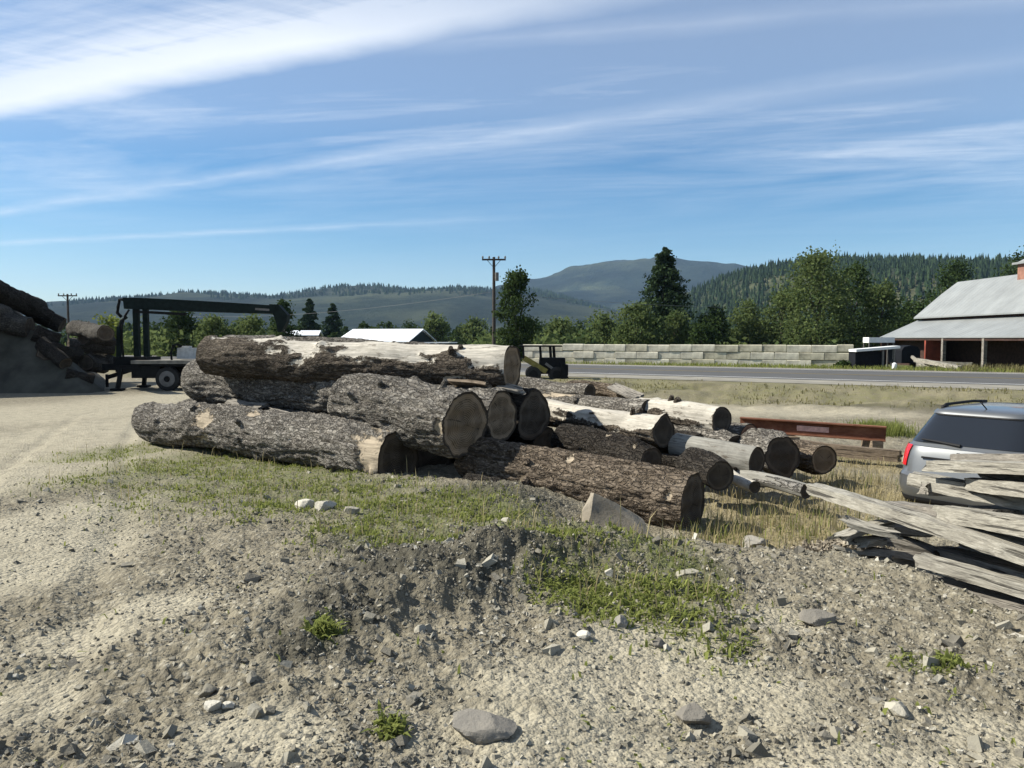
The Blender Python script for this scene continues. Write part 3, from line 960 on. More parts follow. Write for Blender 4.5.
make_log(Z1(P(452, 436, 13.6), 0.42), Z1(P(500, 455, 11.9), 0.38), 0.36, 0.36, 'dark log buried in shade low in the middle of the heap', 'bark_dark', 'cut_grey', None, seed=8)
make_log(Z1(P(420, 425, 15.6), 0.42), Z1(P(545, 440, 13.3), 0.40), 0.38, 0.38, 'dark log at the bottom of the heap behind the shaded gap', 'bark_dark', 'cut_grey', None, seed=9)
# the right-hand group
make_log(P(468, 460, 11.3), P(692, 500, 9.25), 0.33, 0.375, 'big furrowed brown bark log lying apart in front at right with a leaning boulder', 'bark_brown', 'cut_grey',
         torn([(0.52, 2.0, 0.02, 0.2), (0.95, FRONT - 0.3, 0.025, 0.2)]), seed=10, stubs=3, amp=1.25, seg=120, step=0.028)
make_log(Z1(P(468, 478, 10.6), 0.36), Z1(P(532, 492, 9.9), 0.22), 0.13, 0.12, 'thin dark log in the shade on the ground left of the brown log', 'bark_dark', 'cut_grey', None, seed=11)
make_log(P(540, 410, 14.2), P(664, 432, 11.8), 0.23, 0.25, 'bleached cracked log with pale top lying over a shade-darkened log', 'wood_pale', 'cut_grey', top_bare(0.10, 0.10, 0.9), seed=12, stubs=2, amp=0.9)
make_log(P(560, 440, 12.3), P(652, 464, 10.9), 0.24, 0.24, 'shade-darkened log under the bleached cracked log', 'bark_dark', 'cut_grey', torn([(0.55, 1.9, 0.03, 0.3), (0.9, 2.2, 0.03, 0.3)]), seed=13, amp=1.8)
make_log(P(535, 399, 17.2), P(648, 410, 14.2), 0.20, 0.20, 'grey log with round black end and one pale stretch behind the bleached logs', 'bark_grey', 'cut_grey', torn([(0.25, 1.8, 0.2, 0.9)]), seed=14, stubs=1)
make_log(P(640, 409, 14.6), P(722, 420, 12.9), 0.235, 0.24, 'bleached mottled log with hollow dark end nearest the road', 'wood_pale', 'cut_grey', top_bare(0.10, 0.12, 0.9), seed=15, stubs=2, amp=0.8)
make_log(P(676, 446, 12.0), P(757, 461, 10.9), 0.205, 0.215, 'smooth grey debarked log with a dark sawn end', 'wood_grey', 'cut_grey', all_bare, seed=16, amp=0.25, bend=0.0)
make_log(P(640, 458, 12.2), P(735, 474, 10.9), 0.10, 0.10, 'thin dark pole lying under the smooth grey log', 'bark_dark', 'cut_grey', None, seed=17, seg=40)
make_log(P(700, 427, 14.3), P(750, 435, 13.0), 0.19, 0.19, 'rough bark log with reddish sawn end behind the smooth grey log', 'bark_grey', 'cut_red', None, seed=18)
make_log(P(752, 449, 12.6), P(786, 456, 11.7), 0.29, 0.30, 'stubby thick bark round standing out right of the smooth grey log', 'bark_grey', 'cut_grey', None, seed=19, amp=1.8)
make_log(P(795, 452, 12.6), P(823, 459, 11.9), 0.22, 0.225, 'short brown log chunk at the right end of the log group', 'bark_brown', 'cut', None, seed=20, amp=1.6)
make_log(P(690, 464, 10.6), P(718, 477, 9.9), 0.21, 0.19, 'black ended short log just behind the end of the big brown log', 'bark_dark', 'cut_grey', None, seed=21)
make_log(P(728, 473, 10.7), P(755, 487, 9.95), 0.085, 0.085, 'small whitish peeled pole in the grass with round dark end', 'wood_pale', 'cut_grey', all_bare, seed=22, seg=40, amp=0.4)
make_log(P(738, 476, 11.0), P(806, 491, 9.9), 0.105, 0.10, 'pale weathered log in the grass with a broken grey end by the timber tip', 'wood_grey', 'cut_grey', all_bare, seed=23, seg=48, amp=0.8)
make_log(P(522, 385, 20.0), P(590, 392, 18.0), 0.20, 0.19, 'grey log lying furthest back beside the yard machine', 'bark_grey', 'cut_grey', None, seed=24)
make_log(P(570, 388, 19.5), P(625, 395, 18.0), 0.17, 0.15, 'short bark covered log at the back, right of the furthest grey log', 'bark_brown', 'cut_grey', None, seed=25, amp=2.0)

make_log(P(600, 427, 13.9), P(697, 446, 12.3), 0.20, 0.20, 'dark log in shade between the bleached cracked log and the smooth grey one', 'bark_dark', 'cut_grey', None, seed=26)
make_log(P(668, 430, 14.0), P(737, 447, 12.5), 0.19, 0.19, 'grey bark log lying under the bleached mottled log', 'bark_grey', 'cut_grey', None, seed=27)
slabs = [((268, 412), 14.3, (300, 418), 13.7, 'grey bark slab lying in the trough above the torn patch of the front log'), ((300, 420), 13.7, (332, 428), 13.1, 'curled bark slab in the trough right of the other grey slab'),
         ((228, 402), 15.4, (262, 408), 14.8, 'dark bark strip lying near the left end of the trough'), ((338, 424), 13.0, (362, 432), 12.5, 'pale splinter of bark in the trough behind the front log end'),
         ((255, 368), 15.0, (285, 373), 14.7, 'loose bark strip between the top log and the middle tier'), ((455, 384), 12.6, (492, 388), 12.3, 'flat bark slab lying on the middle tier below the top log end'),
         ((500, 387), 12.7, (522, 390), 12.5, 'light curled bark piece on top of the near black ended log'), ((575, 438), 12.2, (600, 441), 12.0, 'pale wood splinter between the bleached and the shade-darkened logs'),
         ((612, 386), 18.0, (640, 397), 17.0, 'dark broken limb lying at the back beside the short bark log'), ((455, 492), 10.4, (505, 497), 10.0, 'broken branch on the weeds in the shade of the heap')]
for i, (pa, da, pb, db, lab) in enumerate(slabs):
    timber(P(pa[0], pa[1], da), P(pb[0], pb[1], db), 0.16 + 0.05 * (i % 3), 0.045, lab, ['board_grey', 'board_brown'][i % 2], 160 + i, name='bark_strip', roll=0.5 * (-1) ** i, group='loose bark and splinters on the heap', jag=0.25, wane=0.5)


# ----------------------------------------------------------------- rocks one can single out
def boulder():
    import bmesh
    g = gpt(606, 528)
    pts = [(-0.20, -0.16, -0.1), (0.40, -0.20, -0.1), (-0.12, -0.05, 0.36), (-0.26, 0.12, -0.1), (0.34, 0.22, -0.1), (-0.14, 0.10, 0.33), (0.08, -0.06, 0.25), (0.34, -0.05, 0.06), (-0.24, 0.0, 0.12), (0.2, 0.12, 0.14)]
    bm = bmesh.new()
    for p in pts: bm.verts.new(p)
    bmesh.ops.convex_hull(bm, input=bm.verts)
    bmesh.ops.triangulate(bm, faces=bm.faces)
    bmesh.ops.subdivide_edges(bm, edges=bm.edges, cuts=7, use_grid_fill=True)
    c = np.array([v.co[:] for v in bm.verts])
    n = np.stack([fbm(c[:, 0] * 7, c[:, 1] * 7, c[:, 2] * 7, 4, k) - 0.5 for k in (1, 2, 3)], 1) * 0.05
    for v, d in zip(bm.verts, n): v.co += Vector(d)
    me = bpy.data.meshes.new('boulder'); bm.to_mesh(me); bm.free()
    o = finish('boulder', me, M['boulder'], None, {'tint': np.full(len(me.vertices), 0.6)}, True, 28)
    o.location = (g.x, g.y, g.z + 0.05); o.scale = (1.25, 1.15, 1.0)
    tag(o, 'tan wedge shaped boulder with pale left face leaning at the brown log', 'boulder')


boulder()
rock(480, 733, (0.26, 0.17, 0.10), 'blue grey slab of rock at the bottom centre of the yard', 'slate', 0.45, 5, facets=9, sink=0.32, yaw=-0.15)
rock(212, 712, (0.085, 0.075, 0.05), 'pale flat stone, left one of the pair at the lower left', 'stone', 1.0, 6)
rock(230, 709, (0.06, 0.055, 0.04), 'pale small stone, right one of the pair at the lower left', 'stone', 0.95, 7)
rock(252, 691, (0.10, 0.06, 0.04), 'reddish grey flat stone behind the pair of pale stones', 'stone', 0.5, 8)
rock(208, 694, (0.10, 0.08, 0.05), 'grey stone just behind the left pale stone', 'stone', 0.35, 9)
rock(255, 717, (0.09, 0.07, 0.035), 'flat tan stone right of the pair of pale stones', 'stone', 0.7, 10)
rock(305, 509, (0.24, 0.2, 0.16), 'whitish lump of rock left in the small cluster before the weeds', 'stone', 0.95, 11)
rock(325, 511, (0.22, 0.18, 0.13), 'whitish lump of rock right in the small cluster before the weeds', 'stone', 0.9, 12)
rock(350, 515, (0.16, 0.12, 0.09), 'small greyish rock trailing right of the whitish cluster', 'stone', 0.75, 13)
rock(755, 546, (0.34, 0.24, 0.2), 'grey split rock at the edge of the dry grass', 'slate', 0.8, 14, facets=8)
rock(688, 577, (0.22, 0.14, 0.10), 'light grey flat rock on the gravel below the big log end', 'stone', 0.75, 15)
rock(620, 533, (0.2, 0.16, 0.12), 'grey rock at the foot of the tan boulder', 'stone', 0.55, 16)
rock(896, 712, (0.12, 0.10, 0.07), 'blocky light stone alone at the lower right', 'stone', 0.85, 17)
rock(950, 612, (0.18, 0.15, 0.14), 'pale rounded rock in front of the timber stack shadow', 'stone', 1.0, 28)
rock(985, 622, (0.15, 0.12, 0.10), 'grey rounded rock under the right end of the timber stack', 'stone', 0.6, 19)
rock(585, 643, (0.08, 0.07, 0.05), 'small whitish stone on the pale dirt below the green patch', 'stone', 1.0, 20)
rock(622, 632, (0.09, 0.07, 0.08), 'small upright grey stone right of the small whitish stone', 'slate', 0.8, 21)
rock(658, 646, (0.08, 0.07, 0.05), 'small dark stone between the pale dirt and the gravel', 'slate', 0.0, 22)
rock(820, 620, (0.2, 0.17, 0.12), 'dark grey clod of rock in the middle of the right gravel', 'slate', 0.3, 23)
rock(690, 715, (0.16, 0.14, 0.11), 'dark grey lump of rock in pale dirt at bottom right of centre', 'slate', 0.25, 24)
rock(420, 636, (0.09, 0.08, 0.06), 'tan angular stone right of the leafy tuft', 'stone', 0.8, 25)

# ----------------------------------------------------------------- stacked timbers at right
# (far tip pixel + distance, where it leaves the frame + distance, width, height)
specs = [
    ((838, 558), 6.5, (1024, 606), 5.0, 0.20, 0.05, 'thin dark plank on the rubble at the very bottom of the stack', 'board_grey'),
    ((912, 557), 5.75, (1024, 589), 4.95, 0.12, 0.095, 'pale squared beam low at the front of the stack with blunt tip', 'board'),
    ((925, 547), 6.3, (1024, 577), 5.15, 0.22, 0.05, 'shaded grey plank just behind the low pale beam', 'board_grey'),
    ((806, 489), 7.3, (1024, 561), 4.95, 0.15, 0.10, 'long pale timber sticking out furthest left over the grass', 'board'),
    ((868, 506), 7.0, (1024, 549), 5.1, 0.20, 0.06, 'grey plank lying right behind the furthest sticking out timber', 'board_grey'),
    ((934, 515), 5.9, (1024, 529), 4.95, 0.16, 0.115, 'bright beam with square tip in the middle of the stack', 'board'),
    ((880, 504), 7.1, (955, 510), 6.0, 0.24, 0.05, 'flat grey slab with its light edge ending below the car bumper', 'board_grey'),
    ((906, 477), 6.7, (1024, 500), 5.5, 0.14, 0.12, 'short tipped tan timber below the top slab, in front of the bumper', 'board'),
    ((966, 482), 6.0, (1024, 490), 5.2, 0.15, 0.095, 'light straight beam second from the top of the stack', 'board'),
    ((924, 465), 6.35, (1024, 471), 5.3, 0.34, 0.085, 'wide rough edged slab on top of the stack', 'board'),
    ((950, 459), 6.7, (1024, 461), 5.7, 0.22, 0.06, 'thin grey slab on the far side of the stack top', 'board_grey'),
]
for i, (p0, d0, p1, d1, w, h, lab, mt) in enumerate(specs):
    a = P(p0[0], p0[1], d0); e = P(p1[0], p1[1], d1)
    a.x += w / 2; e.x += w / 2
    ln = 2.0 if p1[0] > 1000 else 0.4
    b = e + (e - a).normalized() * ln
    timber(a, b, w, h, lab, mt, 30 + i)
# timbers further inside, set back under the overhangs
for i, (z, dx, w, lab) in enumerate([(0.78, 0.42, 0.34, 'dark timber at the bottom of the far side of the stack'), (0.98, 0.50, 0.34, 'dark timber deep inside the lower half of the stack'),
                                  (1.18, 0.50, 0.34, 'dark timber inside the upper half of the stack'), (1.30, 0.55, 0.30, 'dark timber under the thin slab on the stack top')]):
    a = Vector((3.42 + dx, 6.25, z - 0.04)); b = Vector((3.5 + dx, 3.0, z + 0.04))
    timber(a, b, w, 0.12, lab, 'board_grey', 50 + i)
# cross pieces between the layers
for i, (px, py, d, z0, lab) in enumerate([(925, 490, 6.45, 0, 'dark leaning cross stick below the top slab'), (895, 520, 6.6, 0, 'dark cross stick between the middle timbers'),
                                          (885, 560, 6.2, 0, 'splintered cross block low at the front of the stack'), (905, 590, 5.9, 0, 'dark bearer under the bottom of the stack')]):
    a = P(px, py, d); b = a + Vector((0.9, 0.25, -0.02))
    timber(a, b, 0.10, 0.12, lab, 'board_grey', 60 + i, name='cross_timber')
# broken bark and splinter pieces heaped at the left foot of the stack
rg = random.Random(4)
chips = [(845, 520), (860, 530), (840, 535), (872, 535), (885, 540), (858, 545), (832, 548), (880, 527), (868, 548)]
chip_labels = ['pale split board end at the top left of the splinter heap', 'grey bark slab in the middle of the splinter heap', 'pale thin plank end at the far left of the splinter heap',
               'brown chunk on the right of the splinter heap', 'grey wedge against the lowest beam', 'tan splintered plank at the front of the splinter heap', 'flat pale board end lowest at left over the gravel',
               'grey stick on top of the splinter heap', 'dark broken plank under the splinter heap']
for i, (px, py) in enumerate(chips):
    d = 6.35 + rg.uniform(-0.2, 0.25)
    a = P(px, py, d); ang = rg.uniform(-0.9, 0.5)
    L = rg.uniform(0.28, 0.55)
    b = a + Vector((math.cos(ang) * L, math.sin(ang) * L, rg.uniform(-0.06, 0.06)))
    timber(a, b, rg.uniform(0.08, 0.2), rg.uniform(0.03, 0.07), chip_labels[i], 'board' if i in (0, 2, 5, 6) else 'board_grey', 80 + i, name='wood_piece', roll=rg.uniform(-0.4, 0.4), group='broken wood at the foot of the stack', jag=0.2)
# soil and bark crumbs the pieces lie on
rng = np.random.default_rng(71)


def crumb_heap(cx, cy, rx, ry, z0, h, n, seed):
    r_ = np.random.default_rng(seed)
    q = r_.normal(0, 0.42, (n, 2)); x = cx + q[:, 0] * rx; y = cy + q[:, 1] * ry
    top = h * np.exp(-(q ** 2).sum(1) * 1.4)
    zg = H(x, y) + top * r_.random(n) ** 0.5
    iv, iff = CUBE_V, CUBE_F
    s = 0.008 + 0.03 * r_.random(n) ** 2
    v = np.einsum('nij,nkj->nki', rand_rot(n, r_), (iv[None] + r_.uniform(-.35, .35, (n, 8, 3))) * r_.uniform(0.25, 1.0, (n, 1, 3)) * np.array([2.2, 0.9, 0.6])) * s[:, None, None]
    v += np.stack([x, y, zg], 1)[:, None, :]
    f = (iff[None] + (np.arange(n) * 8)[:, None, None]).reshape(-1, 3)
    o = quick_mesh('bark_crumbs', v.reshape(-1, 3), f, M['chips'], None, {'tint': np.repeat(r_.uniform(0.1, 0.9, n), 8)})
    tag(o, 'crumbled bark and stones heaped under the left end of the timber stack', 'bark crumbs', kind='stuff')


c = gpt(862, 566)
crumb_heap(c.x + 0.15, c.y + 0.6, 0.6, 0.5, 0, 0.16, 2300, 5)

# ----------------------------------------------------------------- steel beam and brown timber
def ibeam(a, b, h, w):
    a, b = Vector(a), Vector(b); L = (b - a).length
    rot = axis_rot(b - a)
    root = thing('steel_beam', (a + b) / 2, 'rusty steel I beam with a flaked pinkish painted patch on its web', 'beam', None, rot)
    m = MB()
    m.box((0, 0, h / 2 - 0.012), (L, w, 0.024)); m.box((0, 0, -h / 2 + 0.012), (L, w, 0.024)); m.box((0, 0, 0), (L - 0.004, 0.018, h - 0.05))
    m.build('girder', M['rust'], root)
    p = MB(); p.box((0.05, -0.012, 0.0), (0.62, 0.006, 0.11))
    for k in range(7):
        p.box((-0.24 + k * 0.09, -0.0165, 0.01), (0.05, 0.003, 0.07))
    p.build('paint_patch', M['pink'], root)
    return root


ibeam(P(740, 424, 16.6), P(886, 434, 15.4), 0.30, 0.18)
for i, (px, d) in enumerate(((790, 16.1), (872, 15.6))):
    q = P(px, 445, d)
    b_ = MB(); b_.box((0, 0, 0), (0.22, 0.5, 0.24)); o = b_.build('wood_block', M['board_brown'])
    z = float(H(q.x, q.y)); o.location = (q.x, q.y, (z + 0.26) / 2 + 0.02); o.scale.z = 1.35
    tag(o, ['brown wood block propping the left half of the rusty beam', 'brown wood block propping the right end of the rusty beam'][i], 'block')
timber(P(800, 445, 14.9), P(900, 456, 14.0), 0.20, 0.21, 'long dull brown timber lying in the dry grass below the rusty beam', 'board_brown', 99, group=None)

# ----------------------------------------------------------------- silver estate car
def superel(t, x0, x1, hw, n):
    c, s = np.cos(t), np.sin(t)
    a = (x1 - x0) / 2
    return (x0 + x1) / 2 + a * np.sign(c) * np.abs(c) ** (2 / n), hw * np.sign(s) * np.abs(s) ** (2 / n)


class Loft:
    def __init__(s, rows): s.rows = np.array(rows, float)     # z, x0, x1, hw, n

    def at(s, t, z):
        r = s.rows
        vals = [np.interp(z, r[:, 0], r[:, k]) for k in range(1, 5)]
        x, y = superel(t, *vals)
        return x, y

    def surf(s, t0, t1, z0, z1, nt, nz, off=0.0):
        ts = np.linspace(t0, t1, nt); zs = np.linspace(z0, z1, nz)
        Tm, Zm = np.meshgrid(ts, zs)
        def pt(T, Z):
            x, y = s.at(T, Z); return np.stack([x, y, Z], -1)
        p = pt(Tm, Zm); e = 1e-3
        nrm = np.cross(pt(Tm + e, Zm) - pt(Tm - e, Zm), pt(Tm, Zm + e) - pt(Tm, Zm - e))
        nrm /= np.linalg.norm(nrm, axis=-1)[..., None] + 1e-12
        v = (p + nrm * off).reshape(-1, 3)
        i = np.arange(nz - 1)[:, None]; j = np.arange(nt - 1)[None]
        f = np.stack(np.broadcast_arrays(i * nt + j, i * nt + j + 1, (i + 1) * nt + j + 1, (i + 1) * nt + j), -1).reshape(-1, 4)
        return v, f


LOW = Loft([(0.24, 0.25, 4.50, 0.74, 6), (0.30, 0.06, 4.66, 0.84, 6), (0.46, 0.00, 4.72, 0.885, 6), (0.62, 0.01, 4.72, 0.89, 6), (0.66, 0.07, 4.68, 0.89, 6),
            (0.80, 0.10, 4.58, 0.885, 6), (0.92, 0.13, 4.15, 0.86, 6), (1.00, 0.16, 3.55, 0.82, 6), (1.03, 0.24, 3.45, 0.79, 6)])
TOP = Loft([(1.00, 0.17, 3.52, 0.80, 6), (1.06, 0.24, 3.40, 0.785, 6), (1.38, 0.60, 2.72, 0.655, 6), (1.44, 0.64, 2.60, 0.63, 6), (1.475, 0.75, 2.45, 0.56, 5), (1.495, 1.0, 2.2, 0.40, 4), (1.50, 1.5, 1.7, 0.1, 3)])


def ring_mesh(loft, zs, seg=120):
    t = np.linspace(0, 2 * math.pi, seg, endpoint=False)
    v = []
    for z in zs:
        x, y = loft.at(t, z); v.append(np.stack([x, y, np.full(seg, z)], 1))
    v = np.concatenate(v)
    n = len(zs)
    i = np.arange(n - 1)[:, None]; j = np.arange(seg)[None]; j2 = (j + 1) % seg
    f = np.stack(np.broadcast_arrays(i * seg + j, i * seg + j2, (i + 1) * seg + j2, (i + 1) * seg + j), -1).reshape(-1, 4)
    return v, f


def build_car():
    heading = Vector((0.80, 0.60, 0))
    rl = P(886, 470, 10.25); rl.z = 0
    left = Vector((-0.60, 0.80, 0))
    origin = rl - left * 0.86
    origin.z = -0.06
    rot = Matrix((heading, left, Vector((0, 0, 1)))).transposed()
    car = thing('parked_car', origin, 'silver estate car parked behind the timber stack with tinted rear window', 'car', None, rot)
    b = MB()
    v, f = ring_mesh(LOW, sorted(set(LOW.rows[:, 0].tolist() + [0.38, 0.54, 0.64, 0.73, 0.86, 0.96])))
    b.add(v, f.tolist()); seg = 120
    b.f.append(tuple(range(seg))[::-1]); b.f.append(tuple(len(v) - seg + k for k in range(seg)))
    n0 = b.n
    v, f = ring_mesh(TOP, sorted(set(TOP.rows[:, 0].tolist() + [1.14, 1.22, 1.30, 1.41, 1.46, 1.485])))
    b.add(v, f.tolist()); b.f.append(tuple(n0 + len(v) - seg + k for k in range(seg)))
    b.build('body', M['car'], car, True, 40)

    def panel(name, loft, t0, t1, z0, z1, mat, off, nt=24, nz=8, parent=car):
        v, f = loft.surf(t0, t1, z0, z1, nt, nz, off)
        q = MB(); q.add(v, f.tolist()); return q.build(name, M[mat], parent, True)
    PI = math.pi
    rw = panel('rear_window', TOP, PI - 0.86, PI + 0.86, 1.045, 1.395, 'glass', 0.006)
    # top spoiler lip above the rear glass
    q = MB(); v, f = TOP.surf(PI - 0.88, PI + 0.88, 1.40, 1.445, 24, 4, 0.02); q.add(v, f.tolist())
    q.build('roof_spoiler', M['car'], car, True)
    q = MB(); v, f = TOP.surf(PI - 0.5, PI + 0.5, 1.386, 1.400, 24, 3, 0.016); q.add(v, f.tolist())
    q.build('brake_light_strip', M['plastic'], car)
    for s in (1, -1):
        for (ta, tb) in ((0.62, 1.02), (1.06, 1.50), (1.56, 2.20)):
            t0, t1 = (ta, tb) if s > 0 else (2 * PI - tb, 2 * PI - ta)
            panel('side_window', TOP, t0, t1, 1.06, 1.36, 'glass', 0.006)
        # tail lamps wrap the rear corners
        t0, t1 = (PI - 1.04, PI - 0.42) if s > 0 else (PI + 0.42, PI + 1.04)
        tl = panel('tail_light', LOW, t0, t1, 0.73, 1.0, 'taillight', 0.014)
        panel('reversing_lens', LOW, (t0 + t1) / 2 - 0.10, (t0 + t1) / 2 + 0.10, 0.75, 0.83, 'lens_white', 0.017, parent=tl)
        hl = (0.72, 1.0) if s > 0 else (-1.0, -0.72)
        panel('headlight', LOW, hl[0], hl[1], 0.68, 0.80, 'lens_white', 0.01)
        q = MB(); q.tube([(0.95, s * 0.565, 1.48), (1.05, s * 0.58, 1.505), (1.9, s * 0.58, 1.51), (2.3, s * 0.56, 1.49)], 0.02, 8)
        q.box((1.0, s * 0.57, 1.465), (0.14, 0.04, 0.07)); q.box((2.2, s * 0.56, 1.465), (0.14, 0.04, 0.07))
        q.build('roof_rail', M['plastic'], car, True)
        q = MB(); q.box((3.15, s * 0.95, 1.07), (0.10, 0.2, 0.14), taper=0.8); q.build('door_mirror', M['car'], car)
        for x in (0.95, 3.65):
            w = MB(); w.tube([(x, s * 0.67, 0.33), (x, s * 0.90, 0.33)], 0.33, 40)
            wo = w.build('wheel', M['rubber'], car, True, 40)
            w = MB(); w.tube([(x, s * 0.895, 0.33), (x, s * 0.912, 0.33)], 0.21, 30); w.build('rim', M['rim'], wo, True, 40)
            a = MB(); a.tube([(x, s * 0.80, 0.36), (x, s * 0.893, 0.36)], 0.39, 40); a.build('wheel_arch', M['plastic'], car, True, 40)
        q = MB(); q.box((2.05, s * 0.888, 0.86), (0.2, 0.03, 0.03)); q.build('door_handle', M['car'], car)
    panel('windscreen', TOP, -0.86, 0.86, 1.06, 1.37, 'glass', 0.006)
    panel('bumper', LOW, PI - 1.05, PI + 1.05, 0.33, 0.60, 'car', 0.014, 40, 6)
    panel('bumper_skirt', LOW, PI - 0.95, PI + 0.95, 0.27, 0.36, 'plastic', 0.022, 40, 4)
    q = MB(); x0 = float(LOW.at(np.array(PI), 0.86)[0])
    q.box((x0 - 0.012, 0, 0.87), (0.02, 0.9, 0.022)); q.build('trim_strip', M['plastic'], car)
    q = MB(); q.tube([(x0 - 0.005, 0, 0.945), (x0 + 0.0, 0, 0.945), (x0 - 0.022, 0, 0.945)][::2], 0.03, 24)
    e = q.build('badge', M['chrome'], car, True, 40)
    q = MB(); q.box((x0 - 0.012, 0, 0.74), (0.02, 0.52, 0.16)); q.build('plate_recess', M['plastic'], car)
    q = MB()
    xw = lambda z: float(TOP.at(np.array(PI), z)[0]) - 0.025
    q.tube([(xw(1.05), 0.02, 1.05), (xw(1.075), 0.30, 1.075), (xw(1.09), 0.52, 1.09)], [0.022, 0.015, 0.010], 8)
    q.build('rear_wiper', M['plastic'], car)
    q = MB(); q.tube([(0.9, 0, 1.48), (0.72, 0, 1.58)], 0.008, 6); q.build('antenna', M['plastic'], car)


build_car()

# ----------------------------------------------------------------- log truck with folded loader
def build_truck():
    d = 36.0
    o = P(180, 378, d); o.z = 0
    tr = thing('flatbed_log_truck', o, 'flatbed log truck with dark folded loader boom standing behind the heap', 'truck')
    K = d / FPX
    X = lambda px: (px - 180) * K
    Zp = lambda py: EYE - (py - HOR) * K
    m = MB(); m.box((X(225), 0.0, 1.30), (7.6, 2.4, 0.16)); m.build('deck', M['deck'], tr)
    m = MB(); m.box((X(205), -0.5, 1.06), (9.0, 0.16, 0.30)); m.box((X(205), 0.5, 1.06), (9.0, 0.16, 0.30))
    for k in range(6): m.box((X(135) + k * 1.4, 0, 1.06), (0.14, 0.84, 0.2))
    m.build('chassis', M['steel_black'], tr)
    m = MB(); m.box((X(157), -0.85, 0.85), (1.3, 0.5, 0.55)); m.build('tool_box', M['steel_black'], tr)
    for x in (X(178), X(178) + 1.45, X(178) + 4.6):
        for y in (-1.0, 1.0):
            w = MB()
            w.tube([(x, y - 0.16, 0.54), (x, y - 0.13, 0.54), (x, y + 0.13, 0.54), (x, y + 0.16, 0.54)], [0.50, 0.54, 0.54, 0.50], 32)
            wo = w.build('wheel', M['rubber'], tr, True, 40)
            w = MB(); sy = -1 if y < 0 else 1
            w.tube([(x, y + sy * 0.162, 0.54), (x, y + sy * 0.172, 0.54)], [0.36, 0.33], 28)
            ri = w.build('rim', M['rim'], wo, True, 40)
            w = MB(); w.tube([(x, y + sy * 0.17, 0.54), (x, y + sy * 0.24, 0.54)], [0.14, 0.11], 18); w.build('hub', M['steel_black'], wo, True, 40)
    m = MB(); m.box((X(178) + 0.7, -1.0, 1.13), (2.9, 0.5, 0.05)); m.build('mudguard', M['steel_black'], tr)
    # loader base, twin masts
    m = MB(); m.box((X(138), 0, 1.35), (1.5, 1.5, 0.35)); m.box((X(140), 0, 1.0), (1.1, 2.3, 0.3)); m.build('loader_base', M['steel_black'], tr)
    for px in (138.0, 147.5):
        m = MB(); m.bar((X(px), 0.0, 1.5), (X(px), 0.0, Zp(304)), 0.24, 0.22 if px < 140 else 0.16); m.build('mast', M['steel_dark'], tr)
    m = MB(); m.bar((X(122.5), -0.3, 1.3), (X(124), -0.3, Zp(327)), 0.18, 0.16); m.tube([(X(124), -0.3, Zp(328)), (X(126), -0.3, Zp(321)), (X(131), -0.2, Zp(317))], 0.07, 8); m.build('lift_cylinder', M['steel_dark'], tr)
    m = MB(); m.tube([(X(127.5), -0.32, 1.4), (X(126.5), -0.34, Zp(340)), (X(127), -0.34, Zp(326)), (X(130), -0.3, Zp(316)), (X(133), -0.2, Zp(310))], 0.05, 8); m.build('hydraulic_hose', M['steel_black'], tr)
    m = MB(); m.tube([(X(127), -0.1, Zp(300)), (X(123), -0.12, Zp(300)), (X(121.5), -0.12, Zp(307)), (X(120.5), -0.12, Zp(313)), (X(124.5), -0.12, Zp(317))], 0.075, 8); m.build('hanging_hook', M['steel_black'], tr)
    # boom, deep at the mast and tapering, then knuckle bending down
    def prof(pts, hw, name, mat):
        n = len(pts); mm = MB()
        v = [(X(px), -hw, Zp(py)) for px, py in pts] + [(X(px), hw, Zp(py)) for px, py in pts]
        f = [tuple(range(n)), tuple(range(2 * n - 1, n - 1, -1))] + [(i, i + n, (i + 1) % n + n, (i + 1) % n) for i in range(n)]
        mm.add(v, f); return mm.build(name, M[mat], tr)
    prof([(127, 298), (150, 298.5), (200, 301), (250, 304), (278, 306), (279, 314), (250, 313.5), (200, 312), (155, 310), (128, 309)], 0.20, 'boom', 'steel_dark')
    prof([(272, 304.5), (281, 305), (290, 315), (289, 322), (284, 332), (280, 332), (279, 324), (276, 315)], 0.24, 'boom_tip', 'steel_dark')
    m = MB(); m.bar((X(140), -0.28, Zp(312)), (X(190), -0.28, Zp(314.5)), 0.12, 0.12); m.build('boom_cylinder', M['steel_black'], tr)
    prof([(258, 308.2), (272, 309.2), (272, 311.2), (258, 310.4)], 0.205, 'boom_plate', 'rim')
    m = MB(); m.bar((X(284.5), 0, Zp(318)), (X(284.5), 0, Zp(331)), 0.08, 0.08); m.build('grab_link', M['rim'], tr)
    # tank and gear on the deck
    m = MB(); m.box((X(187), 0.2, 1.38 + 0.30), (0.8, 0.7, 0.5), taper=0.92); m.box((X(185), 0.2, 1.97), (0.4, 0.4, 0.10)); m.build('water_tank', M['tank'], tr)
    m = MB(); m.tube([(X(175), -0.3, 1.38), (X(174.4), -0.3, 1.75), (X(177), -0.3, 2.05), (X(181), -0.3, 2.1), (X(184), -0.2, 1.98)], 0.05, 8); m.build('tank_pipe', M['steel_black'], tr)
    # outrigger feet
    for y in (-1.15, 1.15):
        m = MB(); m.bar((X(134), y, 1.0), (X(131), y * 1.08, 0.12), 0.16, 0.16); m.box((X(131), y * 1.08, 0.07), (0.5, 0.4, 0.10)); m.build('outrigger', M['steel_black'], tr)
    m = MB(); m.bar((X(131), 0, 0.9), (X(108), -0.1, 0.55), 0.2, 0.18); m.bar((X(108), -0.1, 0.1), (X(108), -0.1, 0.7), 0.1, 0.1); m.build('drawbar', M['steel_black'], tr)
    return tr


build_truck()

